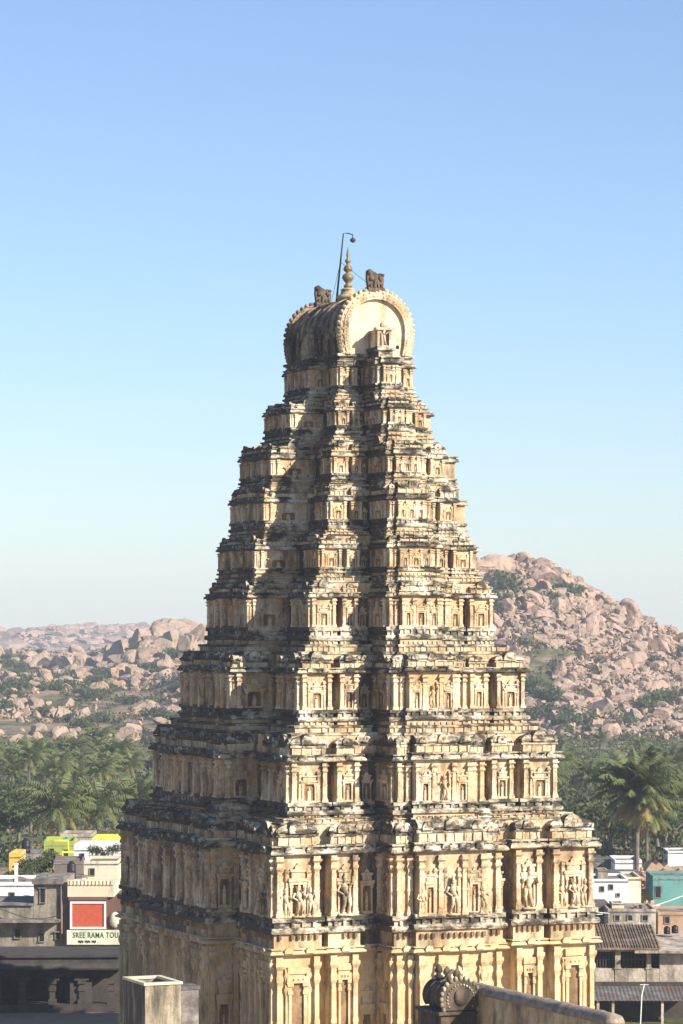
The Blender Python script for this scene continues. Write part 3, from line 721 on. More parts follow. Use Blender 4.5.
def boulder_proto(seed, flat=0.8, cuts=9, sub=4):
    r = random.Random(seed); bm = bmesh.new(); bmesh.ops.create_icosphere(bm, subdivisions=sub, radius=1)
    pl = []
    for _ in range(cuts):
        v = Vector((r.gauss(0, 1), r.gauss(0, 1), r.gauss(0, 0.8))).normalized(); pl.append((v, r.uniform(0.42, 0.76)))
    sx, sy = r.uniform(0.85, 1.3), r.uniform(0.8, 1.1)
    for v in bm.verts:
        p = v.co.copy()
        for nn, h in pl:
            d = p.dot(nn) - h
            if d > 0: p -= nn * d
        p *= 1.18
        p *= 1 + 0.07 * noise.noise(p * 1.4 + Vector((seed, 0, 0))) + 0.035 * noise.noise(p * 4 + Vector((0, seed, 0)))
        p *= 1 - 0.14 * max(0, 1 - abs(noise.noise(p * 0.9 + Vector((seed * 5.1, 2, 0)))) / 0.045)
        v.co = Vector((p.x * sx, p.y * sy, p.z * flat))
    mb = MB(); bm.verts.ensure_lookup_table()
    mb.add([v.co[:] for v in bm.verts], [[v.index for v in f.verts] for f in bm.faces]); bm.free(); return mb
BPS = ((1, 0.9, 12), (2, 0.7, 11), (3, 0.92, 14), (4, 0.6, 10), (5, 0.95, 16), (6, 0.8, 12), (7, 0.98, 14), (8, 0.5, 12), (9, 0.9, 18), (10, 0.7, 13))
BP = [boulder_proto(s, f, c) for s, f, c in BPS]
def thin(p, seed):
    return boulder_proto(seed, BPS[seed - 1][1], BPS[seed - 1][2], 3)
BL = [thin(p, q + 1) for q, p in enumerate(BP)]
BME = {}
rocks = []                                       # (angular size, x, y, z, r, proto, rz, side)
def ground_at(px, D):
    x = xpx(px, D); return x, D, terrain(x, D)
gr = {}
def try_rock(px, D, r, side, sink=0.25, k=None, overlap=0.62):
    x, y, z = ground_at(px, D)
    cx, cy = int(x // 12), int(y // 12)
    for ix in (-1, 0, 1):
        for iy in (-1, 0, 1):
            for (qx, qy, qr) in gr.get((cx + ix, cy + iy), ()):
                if math.hypot(x - qx, y - qy) < (r + qr) * overlap: return False
    gr.setdefault((cx, cy), []).append((x, y, r))
    rocks.append((r / D, x, y, z + r * (0.55 - sink), r, rb.randrange(10) if k is None else k, rb.uniform(0, 6.28), side, px)); return True
# right hill: a crown of big blocks, slabs under it, a slope of heaped boulders
for px, y, r in ((497, 560, 4.2), (510, 556, 4.0), (521, 556, 4.4), (533, 560, 4.5), (545, 563, 4.6), (556, 570, 4.2), (488, 566, 3.6), (566, 577, 3.5), (505, 566, 3.2), (528, 566, 3.4), (574, 585, 4.0), (590, 592, 3.6)):
    try_rock(px, 1008 - (y - 556) * 0.9, r * 0.72, 'right', 0.0, overlap=0.4)
for px, D, r, k in ((490, 988, 9.5, 3), (520, 976, 8.0, 7), (548, 980, 8.5, 3), (575, 985, 7.5, 7), (600, 990, 6.0, 3), (625, 1000, 6.5, 0), (642, 1003, 6.0, 4), (530, 955, 6.2, 1), (560, 955, 5.5, 5), (505, 950, 5.5, 2),
                    (590, 950, 6.2, 6), (520, 905, 5.6, 4), (565, 890, 7.0, 3), (600, 872, 8.5, 7), (635, 930, 6.0, 1), (655, 960, 5.6, 0), (655, 900, 5.2, 2), (540, 925, 4.9, 8)):
    try_rock(px, D, r * 0.74, 'right', 0.38, k, 0.45)
for _ in range(60000):
    D = 842 + 200 * rb.random(); px = rb.uniform(400, 800)
    r = min(3.8, 0.7 + rb.expovariate(1.0) * 0.7) if rb.random() < 0.75 else rb.uniform(1.6, 3.2)
    if D > 1005: r *= 0.7
    x = xpx(px, D)
    if noise.noise(Vector((x * 0.03, D * 0.03, 9))) > 0.33 and r < 4: continue
    if D < 880 and rb.random() < 0.5: continue
    try_rock(px, D, r, 'right', 0.2, None, 0.55)
# left: scattered over the scrubby slope, outcrops at its foot and a rocky knoll near the tower
for px, D, r, k in ((112, 1225, 9, 6), (126, 1215, 12, 2), (143, 1210, 11, 6), (160, 1205, 11, 4), (178, 1200, 12, 2), (197, 1195, 12, 6), (172, 1230, 12, 0), (190, 1240, 13, 2), (205, 1230, 12, 4), (95, 1235, 8, 2), (80, 1250, 7, 6), (66, 1262, 7.5, 0), (50, 1275, 6.5, 9), (36, 1285, 7, 2), (104, 1190, 6, 9), (88, 1200, 5.5, 4), (118, 1180, 7, 1), (133, 1180, 7, 9), (150, 1185, 8, 0), (168, 1180, 7, 2), (186, 1170, 8, 6), (200, 1160, 8, 9), (220, 1215, 11, 0),
                    (150, 1160, 7, 0), (120, 1080, 7, 2), (135, 1075, 6.5, 4), (165, 1080, 5.5, 1), (128, 800, 6.5, 3), (142, 802, 8.5, 3), (158, 804, 8.0, 7), (172, 803, 7.0, 3), (190, 806, 8, 3), (60, 806, 5.0, 0), (68, 802, 4.5, 4), (40, 830, 4.5, 1), (95, 798, 5.5, 3), (110, 802, 5.0, 7), (20, 800, 4, 3)):
    try_rock(px, D, r * (0.72 if D > 1100 else 0.66), 'left', 0.25, k, 0.4)
for _ in range(9000):
    D = 795 + 740 * rb.random() ** 1.1; px = rb.uniform(-140, 300)
    r = min(4.0, 0.6 + rb.expovariate(1.0) * 0.75) * (0.75 + D / 3000)
    x = xpx(px, D)
    nz_ = noise.noise(Vector((x * 0.018, D * 0.010, 4)))
    if nz_ < 0.06 and rb.random() < 0.93: continue
    try_rock(px, D, r, 'left', 0.25, None, 0.7)
for _ in range(2600):                              # the far ridge
    D = rb.uniform(2420, 3120); px = rb.uniform(-150, 330)
    try_rock(px, D, rb.uniform(2.5, 7) if rb.random() < .85 else rb.uniform(7, 12), 'far', 0.6, None, 0.6)
def hidden(px, y):  # behind the tower
    return 210 < px < 470
rocks.sort(reverse=True)
loose = {'right': MB(), 'left': MB(), 'far': MB()}
LBL = {'right': ('pinkish granite boulder heaped among others on the steep right-hand hill', 'boulders heaped on the right-hand hill', 'granite'),
       'left': ('buff granite boulder lying on the scrubby slope left of the tower', 'boulders on the scrubby left slope', 'granite2'), 'far': (None, None, 'granite')}
nb = 0; bp0 = {}
for ang, x, y, z, r, k, rz, side, px in rocks:
    inview = 0 < px < 683 and not hidden(px, 0)
    if nb < 298 and inview and side != 'far':
        key = (k, side)
        if key not in BME: BME[key] = BP[k].mesh('boulder', LBL[side][2], False)
        o = put('boulder', BME[key], None, (x, y, z), rz, (r, r, r)); o.rotation_euler = (rb.uniform(-.3, .3), rb.uniform(-.3, .3), rz)
        tag(o, LBL[side][0], 'boulder', LBL[side][1]); nb += 1
    else:
        p = BP[k] if (r > 3.0 and side != 'far') else BL[k]
        loose[side].merge(p, Matrix.Translation((x, y, z)) @ Matrix.Rotation(rz, 4, 'Z') @ Matrix.Diagonal((r * rb.uniform(.8, 1.3), r, r * rb.uniform(.7, 1.1) * (0.6 if side == 'far' else 1), 1)))
for side, nm in (('right', 'boulder_heap'), ('left', 'boulder_field'), ('far', 'distant_rocks')):
    o = put(nm, loose[side].mesh(nm, LBL[side][2], False, False))
    tag(o, {'right': 'smaller pink boulders filling the steep right-hand hill', 'left': 'smaller buff boulders strewn across the left slope', 'far': 'rounded rock domes of the hazy far ridge'}[side], 'boulders', None, 'stuff')

# ------------------------------------------------------------------ plants
def leaf_mat(name, c1, c2, c3=None, scale=0.5):
    m, t, b = mat(name, 0.6); n = N(t); p = n.pos()
    c = n.mix(n.ramp(n.noise(p, scale, 4, 0.6), [(0.38, 0.0), (0.62, 1.0)]), c1, c2)
    if c3: c = n.mix(n.ramp(n.rnd(), [(0.0, 0.0), (1.0, 0.6)]), c, c3)
    t.links.new(c, b.inputs['Base Color'])
    tr = t.nodes.new('ShaderNodeBsdfTranslucent'); t.links.new(c, tr.inputs[0])
    mx = t.nodes.new('ShaderNodeMixShader'); mx.inputs[0].default_value = 0.25
    t.links.new(b.outputs[0], mx.inputs[1]); t.links.new(tr.outputs[0], mx.inputs[2])
    t.links.new(mx.outputs[0], t.nodes['Material Output'].inputs[0])
    return m
M['frond'] = leaf_mat('palm frond', (0.12, 0.15, 0.05), (0.20, 0.21, 0.075), (0.09, 0.12, 0.05), 0.8)
M['oldfrond'] = leaf_mat('yellowing palm frond', (0.34, 0.25, 0.07), (0.22, 0.17, 0.06), None, 0.8)
M['leaf'] = leaf_mat('dark leaves', (0.055, 0.080, 0.030), (0.095, 0.115, 0.045), (0.10, 0.11, 0.05), 0.35)
M['scrub'] = leaf_mat('dry scrub leaves', (0.075, 0.085, 0.035), (0.11, 0.11, 0.045), (0.10, 0.09, 0.04), 0.2)
M['bark'] = plain('palm bark', (0.20, 0.16, 0.12), (0.12, 0.10, 0.08), 3)
rp = random.Random(5)
def frond(mb, base, az, el, L, droop, m, nl=15):
    hd = Vector((math.cos(az), math.sin(az), 0)); pts = []; p = Vector(base); a = el; seg = 9
    for i in range(seg + 1):
        pts.append(p.copy()); p = p + (hd * math.cos(a) + Vector((0, 0, 1)) * math.sin(a)) * (L / seg); a -= droop / seg * (0.5 + 1.3 * i / seg)
    side = hd.cross(Vector((0, 0, 1)))
    for i in range(seg):                          # midrib
        w0, w1 = 0.07 * (1 - i / seg) + 0.02, 0.07 * (1 - (i + 1) / seg) + 0.02
        mb.add([pts[i] - side * w0, pts[i] + side * w0, pts[i + 1] + side * w1, pts[i + 1] - side * w1], [(0, 1, 2, 3)], m)
    for k in range(nl):
        t = 0.14 + 0.86 * (k + 0.5) / nl; q = t * seg; i = min(seg - 1, int(q)); c = pts[i].lerp(pts[i + 1], q - i); d = (pts[i + 1] - pts[i]).normalized()
        ll = L * 0.26 * math.sin(math.pi * min(1, 0.18 + 0.80 * t)) ** 0.7 + 0.12; wd = 0.10 * L / 4
        for sg in (-1, 1):
            out_ = (side * sg * 0.80 + d * 0.55 + Vector((0, 0, -0.45 - rp.random() * 0.5))).normalized()
            tip = c + out_ * ll; md = c + out_ * ll * 0.45 + Vector((0, 0, 0.05))
            mb.add([c - d * wd * 0.6, c + d * wd * 0.6, md + d * wd, tip, md - d * wd], [(0, 1, 2, 3, 4)], m)
def crown_mesh(seed, L=4.2, nf=26, old=0.2, nl=15, top=80, span=115, dr=1.0):
    global rp; rp = random.Random(seed); mb = MB()
    for i in range(nf):
        t = i / nf; az = i * 2.399 + rp.uniform(-.2, .2); el = R(top - span * t) + rp.uniform(-.12, .12)
        frond(mb, (0.12 * math.cos(az), 0.12 * math.sin(az), 0.1 - 0.25 * t), az, el, L * rp.uniform(0.85, 1.08) * (0.8 + 0.3 * math.sin(math.pi * min(1, t + .25))), (1.25 + 0.5 * rp.random() - 0.5 * t) * dr, 1 if t > 1 - old and rp.random() < 0.85 else 0, nl)
    for i in range(7):
        az = i * 0.9; mb.ball((0.3 * math.cos(az), 0.3 * math.sin(az), -0.35), (0.15, 0.15, 0.18), 6, 4, 1)
    return mb.mesh('crown', ['frond', 'oldfrond'], False, False)
def trunk_mesh(h, bend, r=0.19):
    mb = MB(); pts = [(bend * (t * t), 0.3 * bend * math.sin(t * 3), h * t) for t in [i / 10 for i in range(11)]]
    mb.path(pts, [r * (1.35 - 0.5 * min(1, t * 4)) * (1 - 0.02 * t) for t in [i / 10 for i in range(11)]], 8); return mb.mesh('trunk', ['bark'], True), Vector(pts[-1])
CR = [crown_mesh(s, L, n_, o_) for s, L, n_, o_ in ((1, 4.3, 30, 0.12), (2, 4.0, 26, 0.1), (3, 4.4, 28, 0.2), (4, 3.8, 24, 0.05), (5, 4.1, 28, 0.15))]
TR = [trunk_mesh(1.0, b_ / 8) for b_ in (0.0, 0.5, -0.6, 0.9)]
def make_palm(crown, ti, loc, h, scale, label, group=None):
    t = thing('coconut_palm', label, 'palm', loc, rp.uniform(0, 6.28), group)
    tr = put('trunk', TR[ti][0], t, (0, 0, 0), 0, (h, h, h)); tr.scale = (1.0 * max(1, h / 7), 1.0 * max(1, h / 7), h)
    tip = TR[ti][1]; put('crown', crown, t, (tip.x * tr.scale.x, tip.y * tr.scale.x, h), 0, scale); return t
def copy_thing(o, loc, rz, sc=1.0, label=None):
    c = o.copy(); C.objects.link(c); c.location = loc; c.rotation_euler = (0, 0, rz); c.scale = (sc, sc, sc)
    if label: c['label'] = label
    for ch in o.children:
        d = ch.copy(); C.objects.link(d); d.parent = c
    return c
def palm_at(px, ycrown, D, crown, ti, sc, label, group=None):
    z = zpx(ycrown, D); return make_palm(crown, ti, (xpx(px, D), D, GROUND), z - GROUND, sc, label, group)
big = crown_mesh(21, 5.0, 92, 0.24, 22, 88, 128, 0.85)
palm_at(637, 793, 330, big, 0, 1.0, 'tallest coconut palm with yellowing lower fronds behind the white house')
palm_at(647, 812, 352, CR[2], 1, 1.0, 'shorter coconut palm half hidden behind the tallest palm on the right')
palm_at(58, 808, 385, CR[0], 1, 1.25, 'coconut palm with long arching fronds above the yellow-green house')
palm_at(97, 806, 392, CR[1], 2, 1.25, 'coconut palm between the arching palm and the tower, above the white wall')
palm_at(138, 800, 400, CR[4], 3, 1.2, 'coconut palm leaning close to the left edge of the tower')
protoL = [make_palm(CR[k], k % 4, (0, 0, 0), 7.2, 1.0, 'coconut palm in the dense grove below the left hills', 'palms in the left grove') for k in (0, 1, 2, 3)]
placed = []
pr_ = random.Random(3); first = [True] * 4; nP = 0
rowsL = []
while nP < 74:
    D = 500 + 150 * pr_.random() ** .8; px = pr_.uniform(-40, 250)
    x = xpx(px, D)
    if any(math.hypot(x - a_, D - b_) < 4.2 for a_, b_ in placed): continue
    placed.append((x, D)); k = pr_.randrange(4)
    if first[k]: o = protoL[k]; o.location = (x, D, GROUND); first[k] = False
    else: o = copy_thing(protoL[k], (x, D, GROUND), pr_.uniform(0, 6.28), pr_.uniform(0.8, 1.12) * (1 if D < 530 else 0.76))
    nP += 1
protoR = copy_thing(protoL[1], (xpx(560, 520), 520, GROUND), 1.0, 1.0); protoR['label'] = 'coconut palm among the dark trees right of the tower'; protoR['group'] = 'palms among the trees on the right'
for px, D in ((548, 470), (578, 560), (590, 480), (612, 600), (655, 560), (672, 500), (600, 700), (640, 690), (560, 660), (680, 640), (528, 600)):
    copy_thing(protoR, (xpx(px, D), D, GROUND), pr_.uniform(0, 6.28), pr_.uniform(0.85, 1.1) * (1 if D < 540 else 0.7))
def leaf_blob(mb, c, rad, n_, size, r, m=0):
    for _ in range(n_):
        v = Vector((r.gauss(0, 1), r.gauss(0, 1), r.gauss(0, 1))).normalized() * (r.random() ** 0.4)
        p = Vector((c[0] + v.x * rad[0], c[1] + v.y * rad[1], c[2] + v.z * rad[2]))
        a = Vector((r.gauss(0, 1), r.gauss(0, 1), r.gauss(0, .7))).normalized(); b = a.orthogonal().normalized(); b.rotate(Matrix.Rotation(r.uniform(0, 6.28), 3, a))
        s = size * r.uniform(0.6, 1.3); cc = a.cross(b)
        mb.add([p - b * s, p - cc * s * 0.5, p + b * s, p + cc * s * 0.5], [(0, 1, 2, 3)], m)
def tree_crown(seed, R_, H_, n_, size, matn='leaf', lobes=9):
    r = random.Random(seed); mb = MB()
    for i in range(lobes):
        a = r.uniform(0, 6.28); q = r.uniform(0.1, 0.75)
        c = (R_ * q * math.cos(a), R_ * q * math.sin(a), H_ * r.uniform(-0.3, 0.35)); s = r.uniform(0.35, 0.6)
        leaf_blob(mb, c, (R_ * s, R_ * s, H_ * s * 0.8), n_ // lobes, size, r)
    return mb.mesh('crown', [matn], False, False)
TC = [tree_crown(s, 3.8, 3.2, 1500, 0.34) for s in (31, 32, 33, 34)]
def limb_mesh(seed):
    r = random.Random(seed); mb = MB(); mb.path([(0, 0, 0), (0.1, 0, 1.6), (0.2, 0.1, 3.2), (0.1, 0.2, 4.6)], [0.32, 0.26, 0.2, 0.1], 8)
    for i in range(5):
        a = i * 1.3 + r.random(); mb.path([(0.15, 0.05, 2.4 + 0.3 * i), (1.2 * math.cos(a), 1.2 * math.sin(a), 3.6 + .3 * i), (2.2 * math.cos(a), 2.2 * math.sin(a), 4.6 + .3 * i)], [0.13, 0.09, 0.04], 6)
    return mb.mesh('trunk', ['bark'], True)
LM = limb_mesh(1)
def make_tree(k, label, group):
    t = thing('leafy_tree', label, 'tree', (0, 0, 0), 0, group); put('trunk', LM, t); put('crown', TC[k], t, (0, 0, 5.0)); return t
tl = [make_tree(k, 'dark broadleaf tree in the wood behind the right-hand houses', 'trees behind the right-hand houses') for k in range(4)]
tq = [make_tree(k, 'dark broadleaf tree between the rooftops and the left palms', 'trees between rooftops and left palms') for k in (0, 2)]
f_ = [True] * 6; placed2 = []
tries = 0; nT = 0
while nT < 85 and tries < 4000:
    tries += 1; D = 385 + 215 * pr_.random() ** 1.2; px = pr_.uniform(515, 720); x = xpx(px, D)
    if any(math.hypot(x - a_, D - b_) < 4.6 for a_, b_ in placed2): continue
    placed2.append((x, D)); k = pr_.randrange(4); sc = pr_.uniform(0.75, 1.1) * (1 if D < 480 else 0.7); z = terrain(x, D)
    if f_[k]: tl[k].location = (x, D, z); f_[k] = False
    else: copy_thing(tl[k], (x, D, z - 0.3), pr_.uniform(0, 6.28), sc)
    nT += 1
for i, (px, D, sc) in enumerate(((18, 415, 0.9), (30, 440, 0.85), (8, 430, 1.0), (78, 455, 0.8), (118, 450, 0.75), (-8, 420, 1), (155, 470, 0.8), (45, 470, 0.8), (12, 480, 0.85), (172, 450, .8), (190, 470, .9))):
    o = tq[i] if i < 2 else copy_thing(tq[i % 2], (0, 0, 0), i * 1.3, sc)
    o.location = (xpx(px, D), D, GROUND - 0.4); o.scale = (sc,) * 3
# bushes between the boulders
BU = [tree_crown(s, 3.6, 2.4, 700, 0.36, 'leaf', 7) for s in (41, 42, 43)]
nB = 0
def bush(px, D, sc, label, group, k):
    x, y, z = ground_at(px, D); o = put('bush', BU[k], None, (x, y, z + 0.9 * sc), pr_.uniform(0, 6.28), (sc, sc, sc * 1.0)); tag(o, label, 'bush', group)
for px, D, sc in ((495, 955, 2.1), (499, 962, 2.3), (503, 972, 2.0), (490, 948, 1.8), (530, 962, 1.4), (540, 961, 1.5), (550, 962, 1.3), (520, 963, 1.2), (568, 978, 1.6), (573, 982, 1.3), (538, 885, 1.6), (545, 878, 1.7), (530, 890, 1.5), (660, 885, 1.8), (652, 878, 1.6), (668, 892, 1.8),
                  (555, 862, 1.8), (575, 855, 1.7), (595, 850, 1.1), (625, 860, 1.2), (565, 850, 1.0), (536, 862, 1.3), (650, 935, 1.4), (615, 985, 1.1), (672, 965, 1.3), (600, 918, 1.1), (520, 920, 1.4)):
    bush(px, D, sc, 'dark green bush in a gap between boulders on the right-hand hill', 'bushes on the right-hand hill', pr_.randrange(3)); nB += 1
for _ in range(110):
    D = 830 + 650 * pr_.random(); px = pr_.uniform(0, 225)
    bush(px, D, pr_.uniform(0.7, 1.5) * (0.7 + D / 3000), 'grey-green bush among the rocks of the left slope', 'bushes on the left slope', pr_.randrange(3))
sc_ = MB(); rs_ = random.Random(9)
for _ in range(1500):
    D = 800 + 740 * rs_.random(); px = rs_.uniform(-120, 300); x, y, z = ground_at(px, D)
    if noise.noise(Vector((x * 0.015, D * 0.012, 14))) < -0.1: continue
    s = rs_.uniform(1.2, 3.4); leaf_blob(sc_, (x, y, z + s * 0.3), (s * 1.3, s * 1.1, s * 0.6), 26, 0.55, rs_)
for _ in range(700):
    D = 840 + 170 * rs_.random() ** 1.6; px = rs_.uniform(430, 780); x, y, z = ground_at(px, D)
    s = rs_.uniform(1.0, 2.6); leaf_blob(sc_, (x, y, z + s * 0.5), (s * 1.2, s, s * 0.8), 26, 0.5, rs_)
tag(put('scrub', sc_.mesh('scrub', ['scrub'], False, False)), 'low grey-green scrub growing between the rocks', 'scrub', None, 'stuff')
ug = MB()
for _ in range(2600):
    D = 350 + 480 * rs_.random(); px = rs_.choice((rs_.uniform(-60, 260), rs_.uniform(500, 740))); x = xpx(px, D)
    if D < 380: continue
    s = rs_.uniform(0.8, 2.2); leaf_blob(ug, (x, D, GROUND + s * 0.5), (s * 1.5, s * 1.3, s * 0.8), 20, 0.42, rs_)
tag(put('undergrowth', ug.mesh('undergrowth', ['leaf'], False, False)), 'dark undergrowth filling the ground under the palms', 'undergrowth', None, 'stuff')

# ------------------------------------------------------------------ town
M['white'] = plain('white limewash', (0.78, 0.77, 0.74), (0.70, 0.69, 0.66), 0.8, dirt=0.28)
M['cream'] = plain('cream paint', (0.66, 0.58, 0.42), (0.58, 0.50, 0.36), 0.8, dirt=0.36)
M['beige'] = stucco('grey beige plaster', (0.36, 0.31, 0.245), (0.27, 0.225, 0.175), 0.52, 0.68, (0.10, 0.085, 0.07), 0.15, streak=(0.9, 0.9, 0.3))
M['brown'] = plain('brown paint', (0.16, 0.095, 0.07), (0.13, 0.08, 0.06), 1.0)
M['teal'] = plain('teal paint', (0.14, 0.31, 0.285), (0.11, 0.25, 0.235), 0.8, dirt=0.4)
M['lime'] = plain('yellow-green paint', (0.36, 0.40, 0.09), (0.28, 0.32, 0.08), 0.8, dirt=0.35)
M['yellow'] = plain('bright yellow paint', (0.70, 0.67, 0.10), (0.60, 0.58, 0.10), 0.8, dirt=0.25)
M['orange'] = plain('orange yellow paint', (0.66, 0.43, 0.09), (0.58, 0.38, 0.09), 0.8, dirt=0.3)
M['plum'] = plain('dull plum plaster', (0.20, 0.15, 0.13), (0.16, 0.125, 0.115), 1.0)
M['blue'] = plain('blue plastic', (0.06, 0.20, 0.36), dirt=0.05, rough=0.5)
M['black'] = plain('black plastic', (0.022, 0.022, 0.024), dirt=0, rough=0.45)
M['red'] = plain('red painted panel', (0.50, 0.10, 0.05), (0.38, 0.075, 0.045), 4.0, dirt=0.22)
M['slab'] = stucco('grey roof slab', (0.34, 0.30, 0.265), (0.23, 0.20, 0.18), 0.50, 0.64, (0.08, 0.07, 0.06), 0.3, streak=(0.8, 0.8, 0.8))
M['tile'] = stucco('old brown roof tiles', (0.42, 0.30, 0.20), (0.25, 0.165, 0.11), 0.48, 0.62, (0.10, 0.075, 0.055), 0.4, streak=(0.5, 1.2, 0.5))
M['tile_plain'] = plain('old brown roof tiles', (0.40, 0.28, 0.185), (0.24, 0.16, 0.11), 1.2, dirt=0.25)
M['sheet'] = stucco('grey roofing sheet', (0.20, 0.185, 0.175), (0.13, 0.12, 0.115), 0.52, 0.66, (0.15, 0.085, 0.05), 0.3, streak=(0.7, 0.7, 0.7))
M['brick'] = plain('weathered brick', (0.40, 0.23, 0.15), (0.46, 0.33, 0.22), 1.8, dirt=0.2)
M['pale'] = stucco('pale plaster', (0.56, 0.48, 0.38), (0.44, 0.36, 0.28), 0.52, 0.66, (0.14, 0.11, 0.085), 0.3, streak=(0.9, 0.9, 0.35))
M['concrete'] = stucco('stained concrete', (0.50, 0.43, 0.30), (0.36, 0.29, 0.19), 0.50, 0.64, (0.07, 0.06, 0.05), 0.2, mildew_shade=0.15, streak=(1.6, 1.6, 0.25))
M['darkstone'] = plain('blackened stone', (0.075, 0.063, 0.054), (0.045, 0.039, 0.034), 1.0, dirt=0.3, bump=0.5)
M['roughwall'] = plain('rough grey coping', (0.38, 0.30, 0.225), (0.19, 0.155, 0.12), 2.6, dirt=0.35, bump=0.8)
M['signboard'] = plain('cream signboard', (0.66, 0.65, 0.50), dirt=0.2, bump=0)
M['green'] = plain('green lettering', (0.05, 0.16, 0.05), dirt=0, bump=0)
M['glass'] = plain('dark window', (0.025, 0.028, 0.03), dirt=0, bump=0, rough=0.25)

def house(name, label, cat, px0, px1, ytop, D, depth, m, rz=0.0, parapet=0.5, roofm='slab', windows=(), zbot=GROUND):
    """a flat-roofed block standing on the ground; windows = (px, y, width px, height px)"""
    s = FPX / D; wd = (px1 - px0) / s; h = zpx(ytop, D) - zbot; cx = xpx((px0 + px1) / 2, D)
    t = thing(name, label, cat, (cx, D, zbot), rz)
    mb = MB(); mb.box(-wd / 2, wd / 2, 0, depth, 0, h - parapet)
    mb.build('wall', [m], t)
    pm = MB(); th = 0.16
    pm.box(-wd / 2 - 0.05, wd / 2 + 0.05, -0.05, depth + 0.05, h - parapet, h - parapet + 0.10)
    pm.build('roof', [roofm], t)
    if parapet > 0.12:
        q = MB()
        for b_ in ((-wd / 2, wd / 2, 0, th), (-wd / 2, wd / 2, depth - th, depth), (-wd / 2, -wd / 2 + th, th + 0.002, depth - th - 0.002), (wd / 2 - th, wd / 2, th + 0.002, depth - th - 0.002)): q.box(*b_, h - parapet + 0.1, h)
        q.build('parapet', [m], t)
    for (wx, wy, ww, wh) in windows:
        x = (wx - (px0 + px1) / 2) / s; z = zpx(wy, D) - zbot; a_, b_ = ww / s / 2, wh / s / 2
        f = MB(); f.box(x - a_ - .08, x + a_ + .08, -0.07, 0.02, z - b_ - .08, z - b_); f.box(x - a_ - .08, x + a_ + .08, -0.07, 0.02, z + b_, z + b_ + .08)
        f.box(x - a_ - .08, x - a_, -0.07, 0.02, z - b_, z + b_); f.box(x + a_, x + a_ + .08, -0.07, 0.02, z - b_, z + b_)
        fr_ = f.build('window', [roofm], t); g_ = MB(); g_.box(x - a_, x + a_, -0.02, 0.01, z - b_, z + b_); g_.build('pane', ['glass'], fr_)
        for k in range(1, 4):
            pass
    return t
def tank(label, px, ybot, ytop, D, rpx, m):
    s = FPX / D; z0 = zpx(ybot, D); h = zpx(ytop, D) - z0; r = rpx / s
    t = thing('water_tank', label, 'water tank', (xpx(px, D), D, z0))
    mb = MB(); mb.lathe([(r, 0), (r, h * .12), (r * 1.04, h * .14), (r * 1.04, h * .18), (r, h * .2), (r, h * .42), (r * 1.04, h * .44), (r * 1.04, h * .48), (r, h * .5), (r, h * .76), (r * .9, h * .84), (r * .5, h * .93), (r * .42, h * .94)], (0, 0), 18)
    mb.build('body', [m], t, True)
    l = MB(); l.lathe([(r * .44, h * .93), (r * .44, h), (r * .1, h * 1.02)], (0, 0), 14); l.build('lid', [m], t, True)

# --- left cluster
house('white_house', 'white house at the left edge beside the grey building', 'house', -20, 34, 882, 275, 8, 'white', 0, 0.4, 'slab', ((12, 896, 4, 6), (27, 899, 4, 6)))
house('cream_house', 'plain cream rooftop block above the sign building', 'house', 84, 118, 861, 290, 7, 'cream', 0, 0.35, 'slab', ((92, 872, 4, 6),))
house('plum_house', 'dull brown house behind the black rooftop tank', 'house', 54, 83, 861, 300, 7, 'plum', 0.06, 0.3)
house('lime_house', 'yellow-green house below the arching palm', 'house', 44, 74, 841, 332, 8, 'lime', 0.05, 0.5, 'lime', ((52, 852, 4, 7), (66, 853, 4, 7)))
house('white_wall_house', 'long white house wall under the bright yellow house', 'house', 74, 130, 845, 318, 7, 'white', 0, 0.6, 'slab', ((82, 857, 3.5, 6), (104, 857, 3.5, 6)))
house('yellow_house', 'bright yellow house at the tower edge behind the white wall', 'house', 92, 135, 838, 345, 7, 'yellow', 0, 0.6)
house('lilac_house', 'pale lilac-grey house behind the blue tank', 'house', 60, 92, 834, 362, 7, 'pale', 0, 0.4)
house('orange_house', 'small orange-yellow house at the far left edge', 'house', 9, 20, 853, 322, 6, 'orange', 0, 0.5)
yf = thing('yellow_stair_rail', 'bright yellow stair frame below the yellow-green house', 'railing', (xpx(66, 308), 308, zpx(862, 308)))
m_ = MB(); s_ = FPX / 308
m_.box(-4 / s_, -3 / s_, -.05, .1, 0, 9 / s_); m_.box(-4 / s_, 8 / s_, -.052, .102, 9 / s_, 11 / s_); m_.box(-4.2 / s_, 10 / s_, -.05, .1, 0, 0.9 / s_); m_.box(2 / s_, 3 / s_, -.05, .1, 11 / s_ - .1, 22 / s_); m_.box(-12 / s_, 3 / s_, -.052, .102, 20.5 / s_, 22.5 / s_)
m_.build('rail', ['yellow'], yf)
pb = MB(); pb.box(-4.4 / s_, 10.5 / s_, -.2, 3, GROUND - zpx(862, 308), -0.01); pb.build('landing_wall', ['plum'], yf)
tank('black water tank on the brown house roof', 71.5, 879, 861, 284, 4.5, 'black')
house('tank_house', 'low dark house carrying the black tank', 'house', 60, 84, 879, 286, 5, 'plum', 0, 0.02)
tank('blue water tank on the roof beside the yellow house', 66.5, 848, 837, 340, 4.2, 'blue')
tank('black water tank at the far left in front of the trees', 26, 853, 838, 345, 4.5, 'black')
house('grey_house', 'grey house under the far left black tank', 'house', 14, 40, 853, 347, 6, 'slab', 0, 0.02)
ra = random.Random(2)
RB = [tree_crown(51, 2.2, 1.6, 700, 0.16, 'leaf', 8)]
